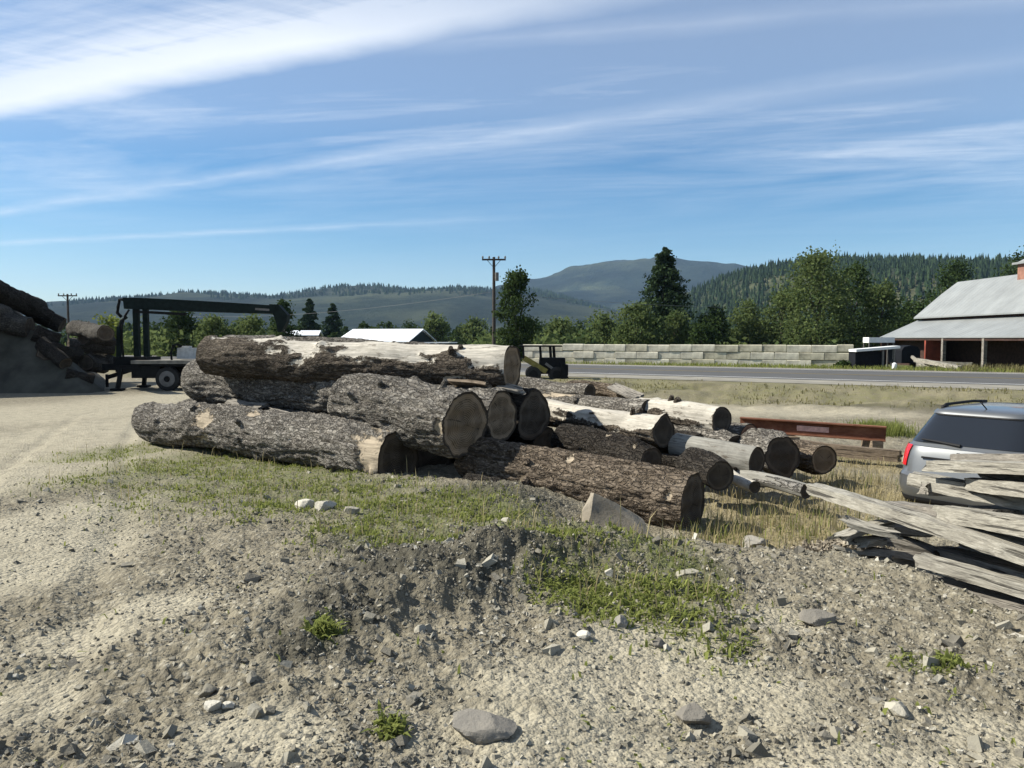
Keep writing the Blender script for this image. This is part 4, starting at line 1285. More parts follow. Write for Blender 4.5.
# ----------------------------------------------------------------- earth bank and decked logs at far left
def bank_z(X, Y):
    X = np.asarray(X, float); Y = np.asarray(Y, float)
    side = (-18.3 - 0.52 * np.maximum(Y - 34.5, 0) - X) * 0.82
    yf = 33.2 - 6.0 * sst(-22.8, -26.0, X)
    front = (Y - yf) * 1.15
    out = np.maximum(0, -0.70 * Y - X)
    cap = 4.1 + np.minimum(out * 1.5, 4.2)
    back = (44 - Y) * 0.9
    z = np.minimum(np.minimum(side + np.minimum(out * 0.9, 3.5), front), np.minimum(cap, back))
    z = z + (fbm(X * 0.7, Y * 0.7, oct=4, seed=55) - 0.5) * 0.6 * sst(0, 1.5, z)
    return np.where(z < 0.03, -0.3, z)


def build_bank():
    nx, ny = 130, 110
    X, Y = np.meshgrid(np.linspace(-40, -17, nx), np.linspace(26, 46, ny), indexing='ij')
    v = np.stack([X, Y, bank_z(X, Y)], -1).reshape(-1, 3)
    i = np.arange(nx - 1)[:, None]; j = np.arange(ny - 1)[None]
    f = np.stack(np.broadcast_arrays(i * ny + j, (i + 1) * ny + j, (i + 1) * ny + j + 1, i * ny + j + 1), -1).reshape(-1, 4)
    o = quick_mesh('earth_bank', v, f, M['dirtpile'], None, None, True)
    tag(o, kind='structure')


build_bank()
BK = 'logs decked on the dark bank'


def on_bank(px, py, r):
    """first place along the sight line where a log of radius r would lie on the bank or the ground"""
    best, bd = None, 1e9
    for d in np.linspace(33.2, 42, 180):
        q = P(px, py, d)
        g = q.z - max(float(bank_z(q.x, q.y)), 0.0) - r * 0.75
        if g <= 0: return q
        if g < bd: best, bd = q, g
    return best


bank_logs = [
    ((58, 326), (104, 333), 0.40, 'bark_grey', 'grey log lying level on the bank above the darker lower ones'),
    ((68, 345), (114, 348), 0.42, 'bark_grey', 'lit grey log at the right foot of the bank nearest the truck'),
    ((46, 352), (76, 356), 0.46, 'bark_dark', 'dark log with end on view under the lit grey logs on the bank'),
    ((76, 362), (104, 367), 0.40, 'bark_dark', 'dark log on the ground by the truck drawbar'),
    ((4, 322), (30, 326), 0.52, 'bark_grey', 'thick log with round pale end facing out of the bank'),
    ((30, 312), (62, 326), 0.46, 'bark_dark', 'dark log slanting down the upper middle of the bank'),
    ((-14, 288), (40, 308), 0.55, 'bark_dark', 'big dark log along the skyline of the bank at the frame edge'),
    ((-30, 306), (8, 316), 0.42, 'bark_grey', 'brown log end at the very left frame edge on the bank'),
    ((34, 332), (58, 342), 0.42, 'bark_dark', 'dark short log below the round ended log on the bank'),
    ((84, 338), (112, 342), 0.30, 'bark_dark', 'thin dark log wedged between the two grey logs on the bank'),
    ((42, 343), (66, 364), 0.35, 'bark_dark', 'dark log tipped down the face of the bank'),
    ((88, 354), (116, 364), 0.32, 'bark_grey', 'grey log lying against the truck hitch'),
    ((66, 373), (94, 379), 0.28, 'bark_dark', 'low dark log at the foot of the bank'),
    ((8, 300), (52, 318), 0.40, 'bark_dark', 'dark log lying just below the big skyline log on the bank'),
]
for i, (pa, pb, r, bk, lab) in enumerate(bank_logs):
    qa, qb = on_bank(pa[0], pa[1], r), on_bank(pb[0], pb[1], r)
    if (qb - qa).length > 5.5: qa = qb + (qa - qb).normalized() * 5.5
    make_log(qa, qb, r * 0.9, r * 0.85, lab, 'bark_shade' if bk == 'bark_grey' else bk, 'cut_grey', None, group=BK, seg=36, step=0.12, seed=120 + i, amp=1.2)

# ----------------------------------------------------------------- poles and wire
def utility_pole(px, top, d, arm, label, armz=0.25, tilt=0.0):
    o = P(px, 340, d); zt = P(px, top, d).z
    o.z = float(H0(o.x, o.y)) - 0.02
    root = thing('utility_pole', o, label, 'utility pole', 'utility poles')
    h = zt - o.z
    m = MB(); m.tube([(0, 0, 0), (0, 0, h * 0.5), (0, 0, h)], [0.19, 0.165, 0.13], 14); m.build('pole', M['pole'], root, True, 40)
    c, s = math.cos(tilt), math.sin(tilt)
    m = MB(); m.bar((-arm / 2 * c, -arm / 2 * s, h - armz), (arm / 2 * c, arm / 2 * s, h - armz), 0.13, 0.16)
    m.bar((-arm * 0.3 * c, -arm * .3 * s, h - armz), (0, -0.02, h - armz - 0.8), 0.05, 0.05); m.bar((arm * 0.3 * c, arm * .3 * s, h - armz), (0, 0.02, h - armz - 0.8), 0.05, 0.05)
    m.build('crossarm', M['pole'], root)
    for k in (-0.47, -0.2, 0.2, 0.47):
        m = MB(); m.tube([(arm * k * c, arm * k * s, h - armz + 0.08), (arm * k * c, arm * k * s, h - armz + 0.2), (arm * k * c, arm * k * s, h - armz + 0.34)], [0.05, 0.10, 0.06], 8); m.build('insulator', M['rim'], root)
    return root, Vector((o.x, o.y, o.z)), h


r1, po, ph = utility_pole(494, 257, 75, 2.3, 'tall utility pole rising behind the heap beside the dark tree')
m = MB(); m.tube([(0.28, -0.1, ph - 2.3), (0.28, -0.1, ph - 1.5)], 0.19, 14); m.build('transformer', M['rim'], r1, True, 40)
utility_pole(69, 294, 110, 2.7, 'small distant utility pole standing above the dark bank')


def cable(a, b, sag, label, rad=0.016):
    a, b = Vector(a), Vector(b)
    pts = [a.lerp(b, t) - Vector((0, 0, sag * 4 * t * (1 - t))) for t in [i / 24 for i in range(25)]]
    m = MB(); m.tube(pts, rad, 6)
    tag(m.build('overhead_cable', M['wire'], None, True), label, 'cable')


cable(po + Vector((0, 0, 6.5)), P(860, 306, 92), 0.7, 'thin overhead cable running right from the tall pole')
cable(po + Vector((0, 0, 6.6)), P(180, 316, 110), 0.9, 'thin overhead cable running left from the tall pole')

# ----------------------------------------------------------------- white roofed building, far left centre
def gable_building(o, L, W, hw, hr, ang, label, wall_m, roof_m, name, over=0.4):
    rot = Matrix.Rotation(ang, 3, 'Z')
    root = thing(name, o, label, 'building', None, rot)
    m = MB(); v = [(-L / 2, -W / 2, 0), (L / 2, -W / 2, 0), (L / 2, W / 2, 0), (-L / 2, W / 2, 0), (-L / 2, -W / 2, hw), (L / 2, -W / 2, hw), (L / 2, W / 2, hw), (-L / 2, W / 2, hw), (-L / 2, 0, hr - 0.1), (L / 2, 0, hr - 0.1)]
    m.add(v, [(0, 1, 5, 4), (2, 3, 7, 6), (1, 2, 6, 9, 5), (3, 0, 4, 8, 7), (0, 3, 2, 1)]); m.build('wall', M[wall_m], root)
    l2, w2 = L / 2 + over, W / 2 + over
    dz = (hr - hw) / (W / 2) * over
    m = MB()
    for s in (-1, 1):
        a = [(-l2, s * w2, hw - dz), (l2, s * w2, hw - dz), (l2, s * 0.0, hr), (-l2, s * 0.0, hr)]
        v = a + [(x, y, z + 0.12) for x, y, z in a]
        m.add(v, [(0, 1, 2, 3), (7, 6, 5, 4), (0, 4, 5, 1), (1, 5, 6, 2), (2, 6, 7, 3), (3, 7, 4, 0)])
    m.build('roof', M[roof_m], root)
    return root


o = P(388, 340, 132); o.z = 0.2
gb = gable_building(o, 12.0, 14.0, 1.75, 3.75, R(-12), 'low building with bright white metal roof beyond the heap', 'steel_dark', 'tin', 'metal_shed')
m = MB(); m.box((9.2, -2.0, 1.55), (6.0, 5.0, 0.14)); m.build('lean_to_roof', M['tin'], gb)
m = MB(); m.box((9.2, -2.0, 0.74), (5.6, 4.6, 1.48)); m.build('annex_wall', M['steel_dark'], gb)
o = P(302, 340, 150); o.z = 0.2
gable_building(o, 6.5, 5, 2.9, 3.7, R(5), 'tiny white roofed shed beyond the boom tip', 'dark_in', 'tin', 'small_shed')

# ----------------------------------------------------------------- loader machine behind the heap
def build_machine():
    d = 36.5; K = d / FPX
    o = P(548, 378, d); o.z = 0.34
    rt = thing('skid_loader', o, 'dark compact loader with yellow lift arm parked beside the road', 'loader')
    X = lambda px: (px - 548) * K
    Zp = lambda py: EYE - (py - HOR) * K - 0.34
    m = MB(); m.box((X(552), 0, 0.75), (1.3, 1.2, 0.75), taper=0.9); m.box((X(558), 0, 0.55), (0.9, 1.0, 0.5)); m.build('body', M['steel_black'], rt)
    for px in (524, 541, 551, 554.5):
        for s in (-0.5, 0.5):
            m = MB(); m.bar((X(px), s, Zp(361)), (X(px - 1), s, Zp(346.5)), 0.08, 0.08); m.build('cab_post', M['steel_black'], rt)
    m = MB(); m.box((X(540), 0, Zp(346)), (2.0, 1.25, 0.07)); m.build('canopy', M['steel_black'], rt)
    for s in (-0.62, 0.62):
        m = MB(); m.bar((X(524), s, Zp(358)), (X(546), s, Zp(371)), 0.14, 0.24); m.build('lift_arm', M['yellow'], rt)
        m = MB(); m.bar((X(545), s, Zp(363)), (X(560), s, Zp(374)), 0.1, 0.12); m.build('arm_cylinder', M['rim'], rt)
        for px in (533, 556):
            m = MB(); m.tube([(X(px), s * 1.0 - 0.13, 0.36), (X(px), s * 1.0 + 0.13, 0.36)], 0.36, 24); w = m.build('wheel', M['rubber'], rt, True, 40)
            m = MB(); q = s * 1.0 + (0.131 if s > 0 else -0.131); m.tube([(X(px), q, 0.36), (X(px), q + (0.02 if s > 0 else -0.02), 0.36)], 0.2, 20); m.build('rim', M['steel_black'], w)
    m = MB()
    v = [(X(560), -0.8, Zp(362)), (X(569), -0.8, Zp(380)), (X(560), -0.8, Zp(381)), (X(560), 0.8, Zp(362)), (X(569), 0.8, Zp(380)), (X(560), 0.8, Zp(381))]
    m.add(v, [(0, 2, 1), (3, 4, 5), (0, 1, 4, 3), (1, 2, 5, 4), (2, 0, 3, 5)]); m.build('bucket', M['steel_black'], rt)


build_machine()

# ----------------------------------------------------------------- concrete block wall
def build_wall():
    a = P(524, 360, 60.5); b = P(853, 360, 52.5)
    a.z = b.z = 0
    dvec = (b - a); L = dvec.length; dvec.normalize()
    rot = axis_rot(dvec)
    base = 0.37
    root = thing('concrete_block_wall', Vector((a.x, a.y, base)), 'long pale wall of stacked concrete blocks across the road', 'wall', None, rot)
    rg = random.Random(3)
    bl, bh, bw = 1.62, 0.52, 0.62
    protos = []
    for course in range(3):
        x = -0.8 * (course % 2)
        while x < L:
            w = bl
            if x < 0: w = bl + x; x0 = 0.0
            else: x0 = x
            if x0 + w > L: w = L - x0
            if w > 0.3:
                m = MB(); e = 0.02
                # chamfered block
                hx, hy, hz = w / 2 - 0.012, bw / 2, bh / 2 - 0.006
                pts = []
                for z, k in ((-hz, 1), (-hz + 0.03, 0), (hz - 0.04, 0), (hz, 1)):
                    q = 0.035 * k
                    for sx, sy in ((-1, -1), (1, -1), (1, 1), (-1, 1)):
                        pts.append((sx * (hx - q), sy * (hy - q), z))
                fs = [(3, 2, 1, 0), (12, 13, 14, 15)]
                for r_ in range(3):
                    for k in range(4):
                        fs.append((r_ * 4 + k, r_ * 4 + (k + 1) % 4, r_ * 4 + 4 + (k + 1) % 4, r_ * 4 + 4 + k))
                m.add(pts, fs)
                o = m.build('concrete_block', M['conc'] if rg.random() > 0.35 else M['conc_old'], root)
                o.location = (x0 + w / 2, rg.uniform(-0.035, 0.035), bh * (course + 0.5) + (rg.choice((0, 0, 0.02, 0.05)) if course == 2 else 0))
                o.rotation_euler.z = rg.uniform(-0.012, 0.012)
            x += bl


build_wall()

# ----------------------------------------------------------------- barn
def build_barn():
    y0, y1 = 30.0, 60.5
    root = thing('barn', (29.5, 45, 0.35), 'grey roofed old red barn with open lean-to beyond the road', 'barn')
    def slab(m, pts, th=0.10):
        n = len(pts)
        v = [Vector(p) for p in pts] + [Vector(p) + Vector((0, 0, th)) for p in pts]
        f = [tuple(range(n))[::-1], tuple(range(n, 2 * n))] + [(i, (i + 1) % n, (i + 1) % n + n, i + n) for i in range(n)]
        m.add(v, f)
    OX, OY, OZ = 29.5, 45, 0.35
    q = lambda x, y, z: (x - OX, y - OY, z - OZ)
    m = MB(); slab(m, [q(31.5, y0, 3.92), q(31.5, y1, 3.92), q(33.6, y1, 5.75), q(33.6, y0, 5.75)], 0.1); slab(m, [q(33.6, y0, 5.75), q(33.6, y1, 5.75), q(34.85, y1, 6.70), q(34.85, y0, 6.70)], 0.1)
    slab(m, [q(34.85, y0, 6.70), q(34.85, y1, 6.70), q(36.1, y1, 5.75), q(36.1, y0, 5.75)], 0.1); slab(m, [q(36.1, y0, 5.75), q(36.1, y1, 5.75), q(38.2, y1, 3.92), q(38.2, y0, 3.92)], 0.1)
    m.build('roof', M['roof'], root)
    m = MB(); slab(m, [q(29.0, y0, 2.42), q(29.0, y1 + 0.3, 2.42), q(31.9, y1 + 0.3, 3.72), q(31.9, y0, 3.72)], 0.07); m.build('lean_to_roof', M['roof'], root)
    # walls of the main block: dark planks, gables
    m = MB()
    def wall(pts): m.add([q(*p) for p in pts], [tuple(range(len(pts)))])
    wall([(31.9, y0 + .3, 0.3), (31.9, y1 - .4, 0.3), (31.9, y1 - .4, 4.1), (31.9, y0 + .3, 4.1)])
    wall([(37.8, y0 + .3, 0.3), (37.8, y1 - .4, 0.3), (37.8, y1 - .4, 4.1), (37.8, y0 + .3, 4.1)])
    for yy in (y0 + .3, y1 - .4):
        wall([(31.9, yy, 0.3), (37.8, yy, 0.3), (37.8, yy, 4.1), (36.1, yy, 5.65), (34.85, yy, 6.6), (33.6, yy, 5.65), (31.9, yy, 4.1)])
    m.build('wall', M['dark_in'], root)
    # red partition closing part of the lean-to, facing the road
    m = MB(); m.box(q(29.75, 54.2, 1.35), (1.35, 0.16, 2.1)); m.build('red_wall', M['red'], root)
    m = MB(); m.box(q(30.0, 57.6, 1.35), (0.12, 5.2, 2.1)); m.build('side_wall', M['dark_in'], root)
    m = MB(); m.box(q(30.3, 60.3, 1.4), (2.8, 0.1, 2.2)); m.build('end_wall', M['dark_in'], root)
    for yy in (52.0, 47.5, 42.0, 36.5):
        m = MB(); m.box(q(29.15, yy, 1.40), (0.22, 0.22, 2.14)); m.build('post', M['board_grey'], root)
    m = MB(); m.bar(q(29.12, y0 + .1, 2.33), q(29.12, y1, 2.33), 0.1, 0.16); m.build('eave_beam', M['dark_in'], root)  # beam coloured dark to stand for the shadow line under the eave
    # cupola
    m = MB(); m.box(q(34.85, 51.7, 6.75), (1.2, 1.5, 1.3)); cu = m.build('cupola', M['red_pale'], root)
    m = MB(); m.box(q(34.85, 51.7, 7.45), (1.7, 2.0, 0.14)); m.box(q(34.85, 51.7, 7.66), (1.3, 1.6, 0.28), taper=0.45); m.build('cupola_roof', M['roof'], cu)
    return root


build_barn()


def build_stall():
    d = 49.5; K = d / FPX
    o = P(873, 366, d); o.z = 0.38
    rt = thing('storage_stall', o, 'dark sided stall with slanting white roof at the wall end', 'stall')
    X = lambda px: (px - 873) * K
    Zp = lambda py: EYE - (py - HOR) * K - 0.38
    m = MB(); m.bar((X(852), 0, Zp(350.5)), (X(895.5), 0, Zp(347)), 1.1, 0.16); m.build('roof', M['white'], rt)
    m = MB(); m.box((X(867), 0.3, 0.62), (1.7, 1.0, 1.15)); m.build('side_panel', M['navy'], rt)
    m = MB(); m.box((X(884), 0.6, 0.6), (0.7, 0.1, 1.1)); m.build('door_panel', M['navy'], rt)
    for px in (879, 890):
        m = MB(); m.bar((X(px), -0.5, 0), (X(px), -0.5, Zp(349)), 0.09, 0.09); m.build('post', M['rim'], rt)
    o = P(878, 366, 53.0); o.z = 0.38
    r2 = thing('white_canopy', o, 'small white box canopy behind the dark stall', 'canopy')
    K2 = 53.0 / FPX
    m = MB(); m.box((0, 0, EYE - (340 - HOR) * K2 - 0.38), (25.5 * K2, 0.9, 0.36)); m.build('top', M['white'], r2)
    for sx in (-12, 12):
        for sy in (-0.4, 0.4):
            m = MB(); m.bar((sx * K2, sy, 0), (sx * K2, sy, 1.85), 0.07, 0.07); m.build('leg', M['rim'], r2)
    # dark covered trailer
    o = P(903, 366, 52.5); o.z = 0.38
    r3 = thing('covered_trailer', o, 'black tarp covered trailer between the stall and the barn', 'trailer')
    m = MB()
    pts = [(-0.62, 0.35), (0.62, 0.35), (0.62, 1.2), (0.45, 1.45), (0, 1.55), (-0.45, 1.45), (-0.62, 1.2)]
    n = len(pts)
    m.add([(x, -1.0, z) for x, z in pts] + [(x, 1.0, z) for x, z in pts], [tuple(range(n)), tuple(range(2 * n - 1, n - 1, -1))] + [(i, i + n, (i + 1) % n + n, (i + 1) % n) for i in range(n)])
    m.build('tarp', M['navy'], r3)
    for s in (-0.66, 0.66):
        m = MB(); m.tube([(s - 0.08, 0, 0.3), (s + 0.08, 0, 0.3)], 0.3, 20); m.build('wheel', M['rubber'], r3)
    o = P(894.5, 367, 48.0); o.z = 0.38
    b = MB(); b.tube([(0, 0, 0), (0, 0, 0.42), (0, 0, 0.5)], [0.15, 0.14, 0.05], 14); ob = b.build('white_drum', M['white'], None, True, 40); ob.location = o
    tag(ob, 'little white drum at the foot of the stall posts', 'drum')


build_stall()
# lumber and debris before the barn
for i, (pa, da, pb, db, w, h, lab) in enumerate([((916, 360), 50.5, (960, 368), 46, 0.3, 0.25, 'pale long pole in the heap before the barn'), ((918, 365), 50, (946, 366), 48.5, 0.4, 0.3, 'pale plank low in the heap before the barn'),
                                           ((912, 357), 51, (925, 367), 49, 0.16, 0.16, 'leaning stick at the left of the heap before the barn'), ((930, 362), 51, (972, 364), 50, 0.3, 0.2, 'light plank at the back of the heap before the barn')]):
    timber(P(pa[0], pa[1], da), P(pb[0], pb[1], db), w, h, lab, 'board', 140 + i, name='lumber_pole', group='lumber before the barn')
rg_ = np.random.default_rng(8)
c = P(1000, 366, 44.5)
x = c.x + rg_.normal(0, 1.6, 2200); y = c.y + rg_.normal(0, 2.0, 2200)
kk = rg_.random(2200) < sst(0.35, 0.6, fbm(x * 0.9, y * 0.9, oct=3, seed=4)); x = x[kk]; y = y[kk]
k = s_of(x, y) > 50.8
x, y = x[k], y[k]
o = blades('dry_weeds', len(x), rg_, x, y, 0.15, 0.6, 0.03, 0.8, M['verge'], 0.3)
tag(o, 'dry yellow weeds growing in front of the barn opening', 'weeds', kind='stuff')

# ----------------------------------------------------------------- trees
def leaf_cards(pos, size, rng, flat=0.0):
    n = len(pos)
    rot = rand_rot(n, rng)
    q = np.array([(-0.5, -0.35, 0), (0.5, -0.28, 0.08), (0.45, 0.35, 0), (-0.4, 0.3, -0.08)])
    v = np.einsum('nij,kj->nki', rot, q) * (size * rng.uniform(0.6, 1.4, n))[:, None, None]
    v += pos[:, None, :]
    f = np.arange(n * 4).reshape(n, 4)
    return v.reshape(-1, 3), f


def broadleaf_mesh(h, w, seed, ncl, per, leaf, low=0.12, shape='round'):
    rng = np.random.default_rng(seed)
    cl = []
    tries = 0
    while len(cl) < ncl and tries < 9999:
        tries += 1
        t = rng.uniform(low, 1.0)
        if shape == 'round': env = math.sin(math.pi * min(1, 0.12 + 0.86 * (t - low) / (1 - low))) ** 0.6
        elif shape == 'column': env = 0.9 * (1 - max(0, t - 0.55) ** 2 * 3.2) * min(1, 0.45 + (t - low) * 2.2)
        else: env = (1 - t) ** 0.75 * 1.1 + 0.08
        a = rng.uniform(0, 6.28); q = rng.random() ** 0.5
        r_ = w / 2 * env * q * 0.86
        cl.append((math.cos(a) * r_, math.sin(a) * r_, t * h * 0.97, w * rng.uniform(0.09, 0.19), rng.random()))
    pos, tint = [], []
    for (x, y, z, r_, tn) in cl:
        p = rng.normal(0, 0.5, (per, 3)) * np.array([r_, r_, r_ * 0.85]) * 1.15
        pos.append(p + (x, y, z)); tint.append(np.clip(0.15 + 0.6 * tn + rng.normal(0, 0.16, per), 0, 1))
    pos = np.concatenate(pos); tint = np.concatenate(tint)
    pos[:, 2] = np.maximum(pos[:, 2], 0.05)
    v, f = leaf_cards(pos, leaf, rng)
    return v, f, np.repeat(tint, 4), cl


def conifer_mesh(h, w, seed, nb, per, leaf, bare=0.06):
    rng = np.random.default_rng(seed)
    pos, tint = [], []
    for i in range(nb):
        t = bare + (1 - bare) * (i / nb) ** 0.95
        L = w / 2 * (1 - t) ** 0.66 * rng.uniform(0.55, 1.2) + 0.14
        a = rng.uniform(0, 6.28); z0 = t * h
        s = rng.random(per) ** 0.6
        dr = -0.30 * L * s ** 1.6 + (0.25 * (1 - s) * 0.2)
        p = np.stack([np.cos(a) * L * s, np.sin(a) * L * s, z0 + dr], 1) + rng.normal(0, 0.10 * L + 0.05, (per, 3)) * np.array([1, 1, 0.55])
        pos.append(p); tint.append(np.clip(rng.random() * 0.6 + 0.2 + rng.normal(0, 0.15, per), 0, 1))
    pos = np.concatenate(pos)
    v, f = leaf_cards(pos, leaf, rng)
    return v, f, np.repeat(np.concatenate(tint), 4)


def trunk_mesh(h, r0, cl, seed, frac=0.9):
    m = MB(); rg = random.Random(seed)
    pts = [(0, 0, 0)] + [(rg.uniform(-.02, .02) * h, rg.uniform(-.02, .02) * h, h * frac * k / 5) for k in range(1, 6)]
    m.tube(pts, [r0 * (1 - 0.17 * k) for k in range(6)], 9)
    for c in (rg.sample(cl, min(len(cl), 9)) if cl else []):
        zb = max(0.1 * h, c[2] * 0.55)
        k = min(5, max(1, int(zb / (h * frac / 5))))
        b = Vector(pts[k]); b.z = zb
        m.tube([b, b.lerp(Vector(c[:3]), 0.5) + Vector((0, 0, 0.02 * h)), Vector(c[:3])], [r0 * 0.4, r0 * 0.26, r0 * 0.1], 6)
    return m


PROTO = {}


def tree(kind, px, top, d, wpx, label, name='broadleaf_tree', mat='leaf_mid', seed=1, shape='round', group='trees beyond the yard', cat='tree', ncl=60, per=42, leaf=None, low=0.12, base=None):
    o = P(px, 340, d)
    o.z = float(H0(o.x, o.y)) - 0.05 if base is None else base
    h = P(px, top, d).z - o.z
    w = wpx * d / FPX
    root = thing(name, o, label, cat, group)
    root.rotation_euler.z = seed * 1.7
    lf = leaf or max(0.16, 0.0027 * d); per = int(per * 1.5)
    if kind == 'conifer':
        v, f, t = conifer_mesh(h, w, seed, ncl, per, lf)
        cl = []
    else:
        v, f, t, cl = broadleaf_mesh(h, w, seed, ncl, per, lf, low, shape)
    trunk_mesh(h, max(0.08, h * 0.022), cl, seed, 0.96 if kind == 'conifer' else 0.75).build('trunk', M['trunk'], root, True)
    quick_mesh('crown', v, f, M[mat], root, {'tint': t})
    return root


tree('broad', 516, 271, 66, 44, 'dark green tree standing alone right of the tall utility pole', mat='leaf_dark', seed=2, shape='column', ncl=80, per=60, low=0.04)
tree('conifer', 664, 248, 92, 78, 'tall pointed conifer rising above everything behind the block wall', name='conifer_tree', mat='needle', seed=3, ncl=230, per=46)
tree('broad', 636, 305, 84, 48, 'pale green bushy tree at the left foot of the tall conifer', mat='leaf_mid', seed=4, ncl=70, per=46, low=0.02)
tree('broad', 678, 313, 85, 36, 'grey green bush at the right foot of the tall conifer', mat='leaf_mid', seed=5, ncl=56, per=44, low=0.02)
tree('broad', 818, 253, 86, 80, 'large tall cottonwood with flickering pale leaves behind the wall', mat='leaf_mid', seed=6, shape='column', ncl=130, per=52, low=0.03)
tree('broad', 852, 266, 92, 50, 'dark tree pressed against the right side of the large cottonwood', mat='leaf_dark', seed=7, shape='column', ncl=80, per=46, low=0.03)
tree('broad', 880, 281, 84, 42, 'yellow green tree right of the dark tree near the barn', mat='leaf_mid', seed=8, shape='column', ncl=80, per=44, low=0.03)
tree('broad', 780, 290, 92, 48, 'grey green tree left of the large cottonwood', mat='leaf_mid', seed=9, ncl=70, per=44, low=0.03)
tree('broad', 745, 303, 94, 44, 'olive rounded tree between the conifer and the cottonwood', mat='leaf_mid', seed=10, ncl=60, per=44, low=0.03)
tree('broad', 714, 308, 90, 36, 'dark rounded tree just right of the tall conifer', mat='leaf_dark', seed=11, ncl=60, per=44, low=0.03)
tree('broad', 600, 318, 100, 50, 'low green thicket tree left of the pale bushy tree', mat='leaf_mid', seed=12, ncl=56, per=40, low=0.0)
tree('broad', 560, 322, 100, 50, 'low olive tree just right of the dark lone tree', mat='leaf_mid', seed=13, ncl=56, per=40, low=0.0)
tree('broad', 920, 300, 88, 60, 'dark tree behind the left end of the barn roof', mat='leaf_dark', seed=14, ncl=70, per=44, low=0.02)
tree('broad', 1020, 256, 120, 60, 'dark tree top showing behind the barn cupola', mat='leaf_dark', seed=15, ncl=70, per=44, low=0.02)
tree('broad', 955, 263, 120, 60, 'dark tree showing over the left end of the barn ridge', mat='leaf_dark', seed=16, ncl=80, per=44, low=0.02)
tree('broad', 702, 324, 80, 36, 'low bush against the wall below the dark rounded tree', mat='leaf_dark', seed=17, ncl=50, per=40, low=0.0)
tree('broad', 474, 320, 150, 34, 'olive tree left of the tall utility pole', mat='leaf_mid', seed=18, ncl=50, per=40, low=0.0)
tree('broad', 436, 313, 150, 28, 'small round light tree beside the white roofed building', mat='leaf_mid', seed=19, ncl=44, per=40, low=0.03)
tree('broad', 110, 313, 58, 30, 'bright yellow green bush between the bank and the truck mast', mat='leaf_light', seed=20, ncl=40, per=40, low=0.0)
tree('conifer', 310, 299, 172, 26, 'dark pointed fir just right of the boom tip', name='conifer_tree', mat='needle', seed=21, ncl=90, per=30)
tree('conifer', 333, 304, 172, 26, 'dark pointed fir second to the right of the boom tip', name='conifer_tree', mat='needle', seed=22, ncl=90, per=30)
tree('broad', 180, 308, 84, 44, 'grey green tree seen under the boom, nearest the mast', mat='leaf_dark', seed=23, ncl=56, per=38, low=0.0)
tree('broad', 214, 318, 80, 44, 'green tree seen under the middle of the boom', mat='leaf_mid', seed=24, ncl=56, per=38, low=0.0)
tree('broad', 250, 318, 82, 44, 'olive tree seen under the boom left of its tip', mat='leaf_mid', seed=25, ncl=56, per=38, low=0.0)
tree('broad', 284, 302, 100, 30, 'dark tree rising behind the bent boom tip', mat='leaf_dark', seed=26, ncl=56, per=38, low=0.0)
tree('broad', 845, 362, 50, 14, 'small dark shrub at the right end of the block wall', name='shrub', mat='leaf_dark', seed=27, ncl=24, per=40, low=0.0, base=0.4, cat='shrub', group=None)


# ----------------------------------------------------------------- far tree belt, wooded hill, mountains
def simple_trees(name, pos, hts, mat, seed, fat=0.32, label=None, cat=None, tint0=0.5):
    """many small conifers as one mass: two ragged stacked cones each"""
    rng = np.random.default_rng(seed)
    n = len(pos); seg = 6
    V, F, T = [], [], []
    a = np.linspace(0, 2 * math.pi, seg, endpoint=False)
    tmpl = []
    for (zb, zt, r_) in ((0.08, 0.62, 1.0), (0.36, 0.84, 0.66), (0.62, 1.0, 0.38)):
        tmpl.append((zb, zt, r_))
    per = len(tmpl) * (seg + 1)
    v = np.zeros((n, per, 3)); k = 0; faces = []
    for zb, zt, r_ in tmpl:
        rr = r_ * rng.uniform(0.6, 1.3, (n, seg)) * (hts * fat * 0.5)[:, None]
        ph = rng.uniform(0, 6.28, (n, 1))
        v[:, k:k + seg, 0] = np.cos(a + ph) * rr; v[:, k:k + seg, 1] = np.sin(a + ph) * rr
        v[:, k:k + seg, 2] = (zb + rng.uniform(-0.06, 0.06, (n, seg))) * hts[:, None]
        v[:, k + seg, 2] = zt * hts
        for j in range(seg): faces.append((k + j, k + (j + 1) % seg, k + seg))
        k += seg + 1
    v += pos[:, None, :]
    f = (np.array(faces)[None] + (np.arange(n) * per)[:, None, None]).reshape(-1, 3)
    t = np.repeat(np.clip(rng.normal(tint0, 0.25, n), 0, 1), per)
    o = quick_mesh(name, v.reshape(-1, 3), f, mat, None, {'tint': t})
    return tag(o, label, cat, kind='stuff')


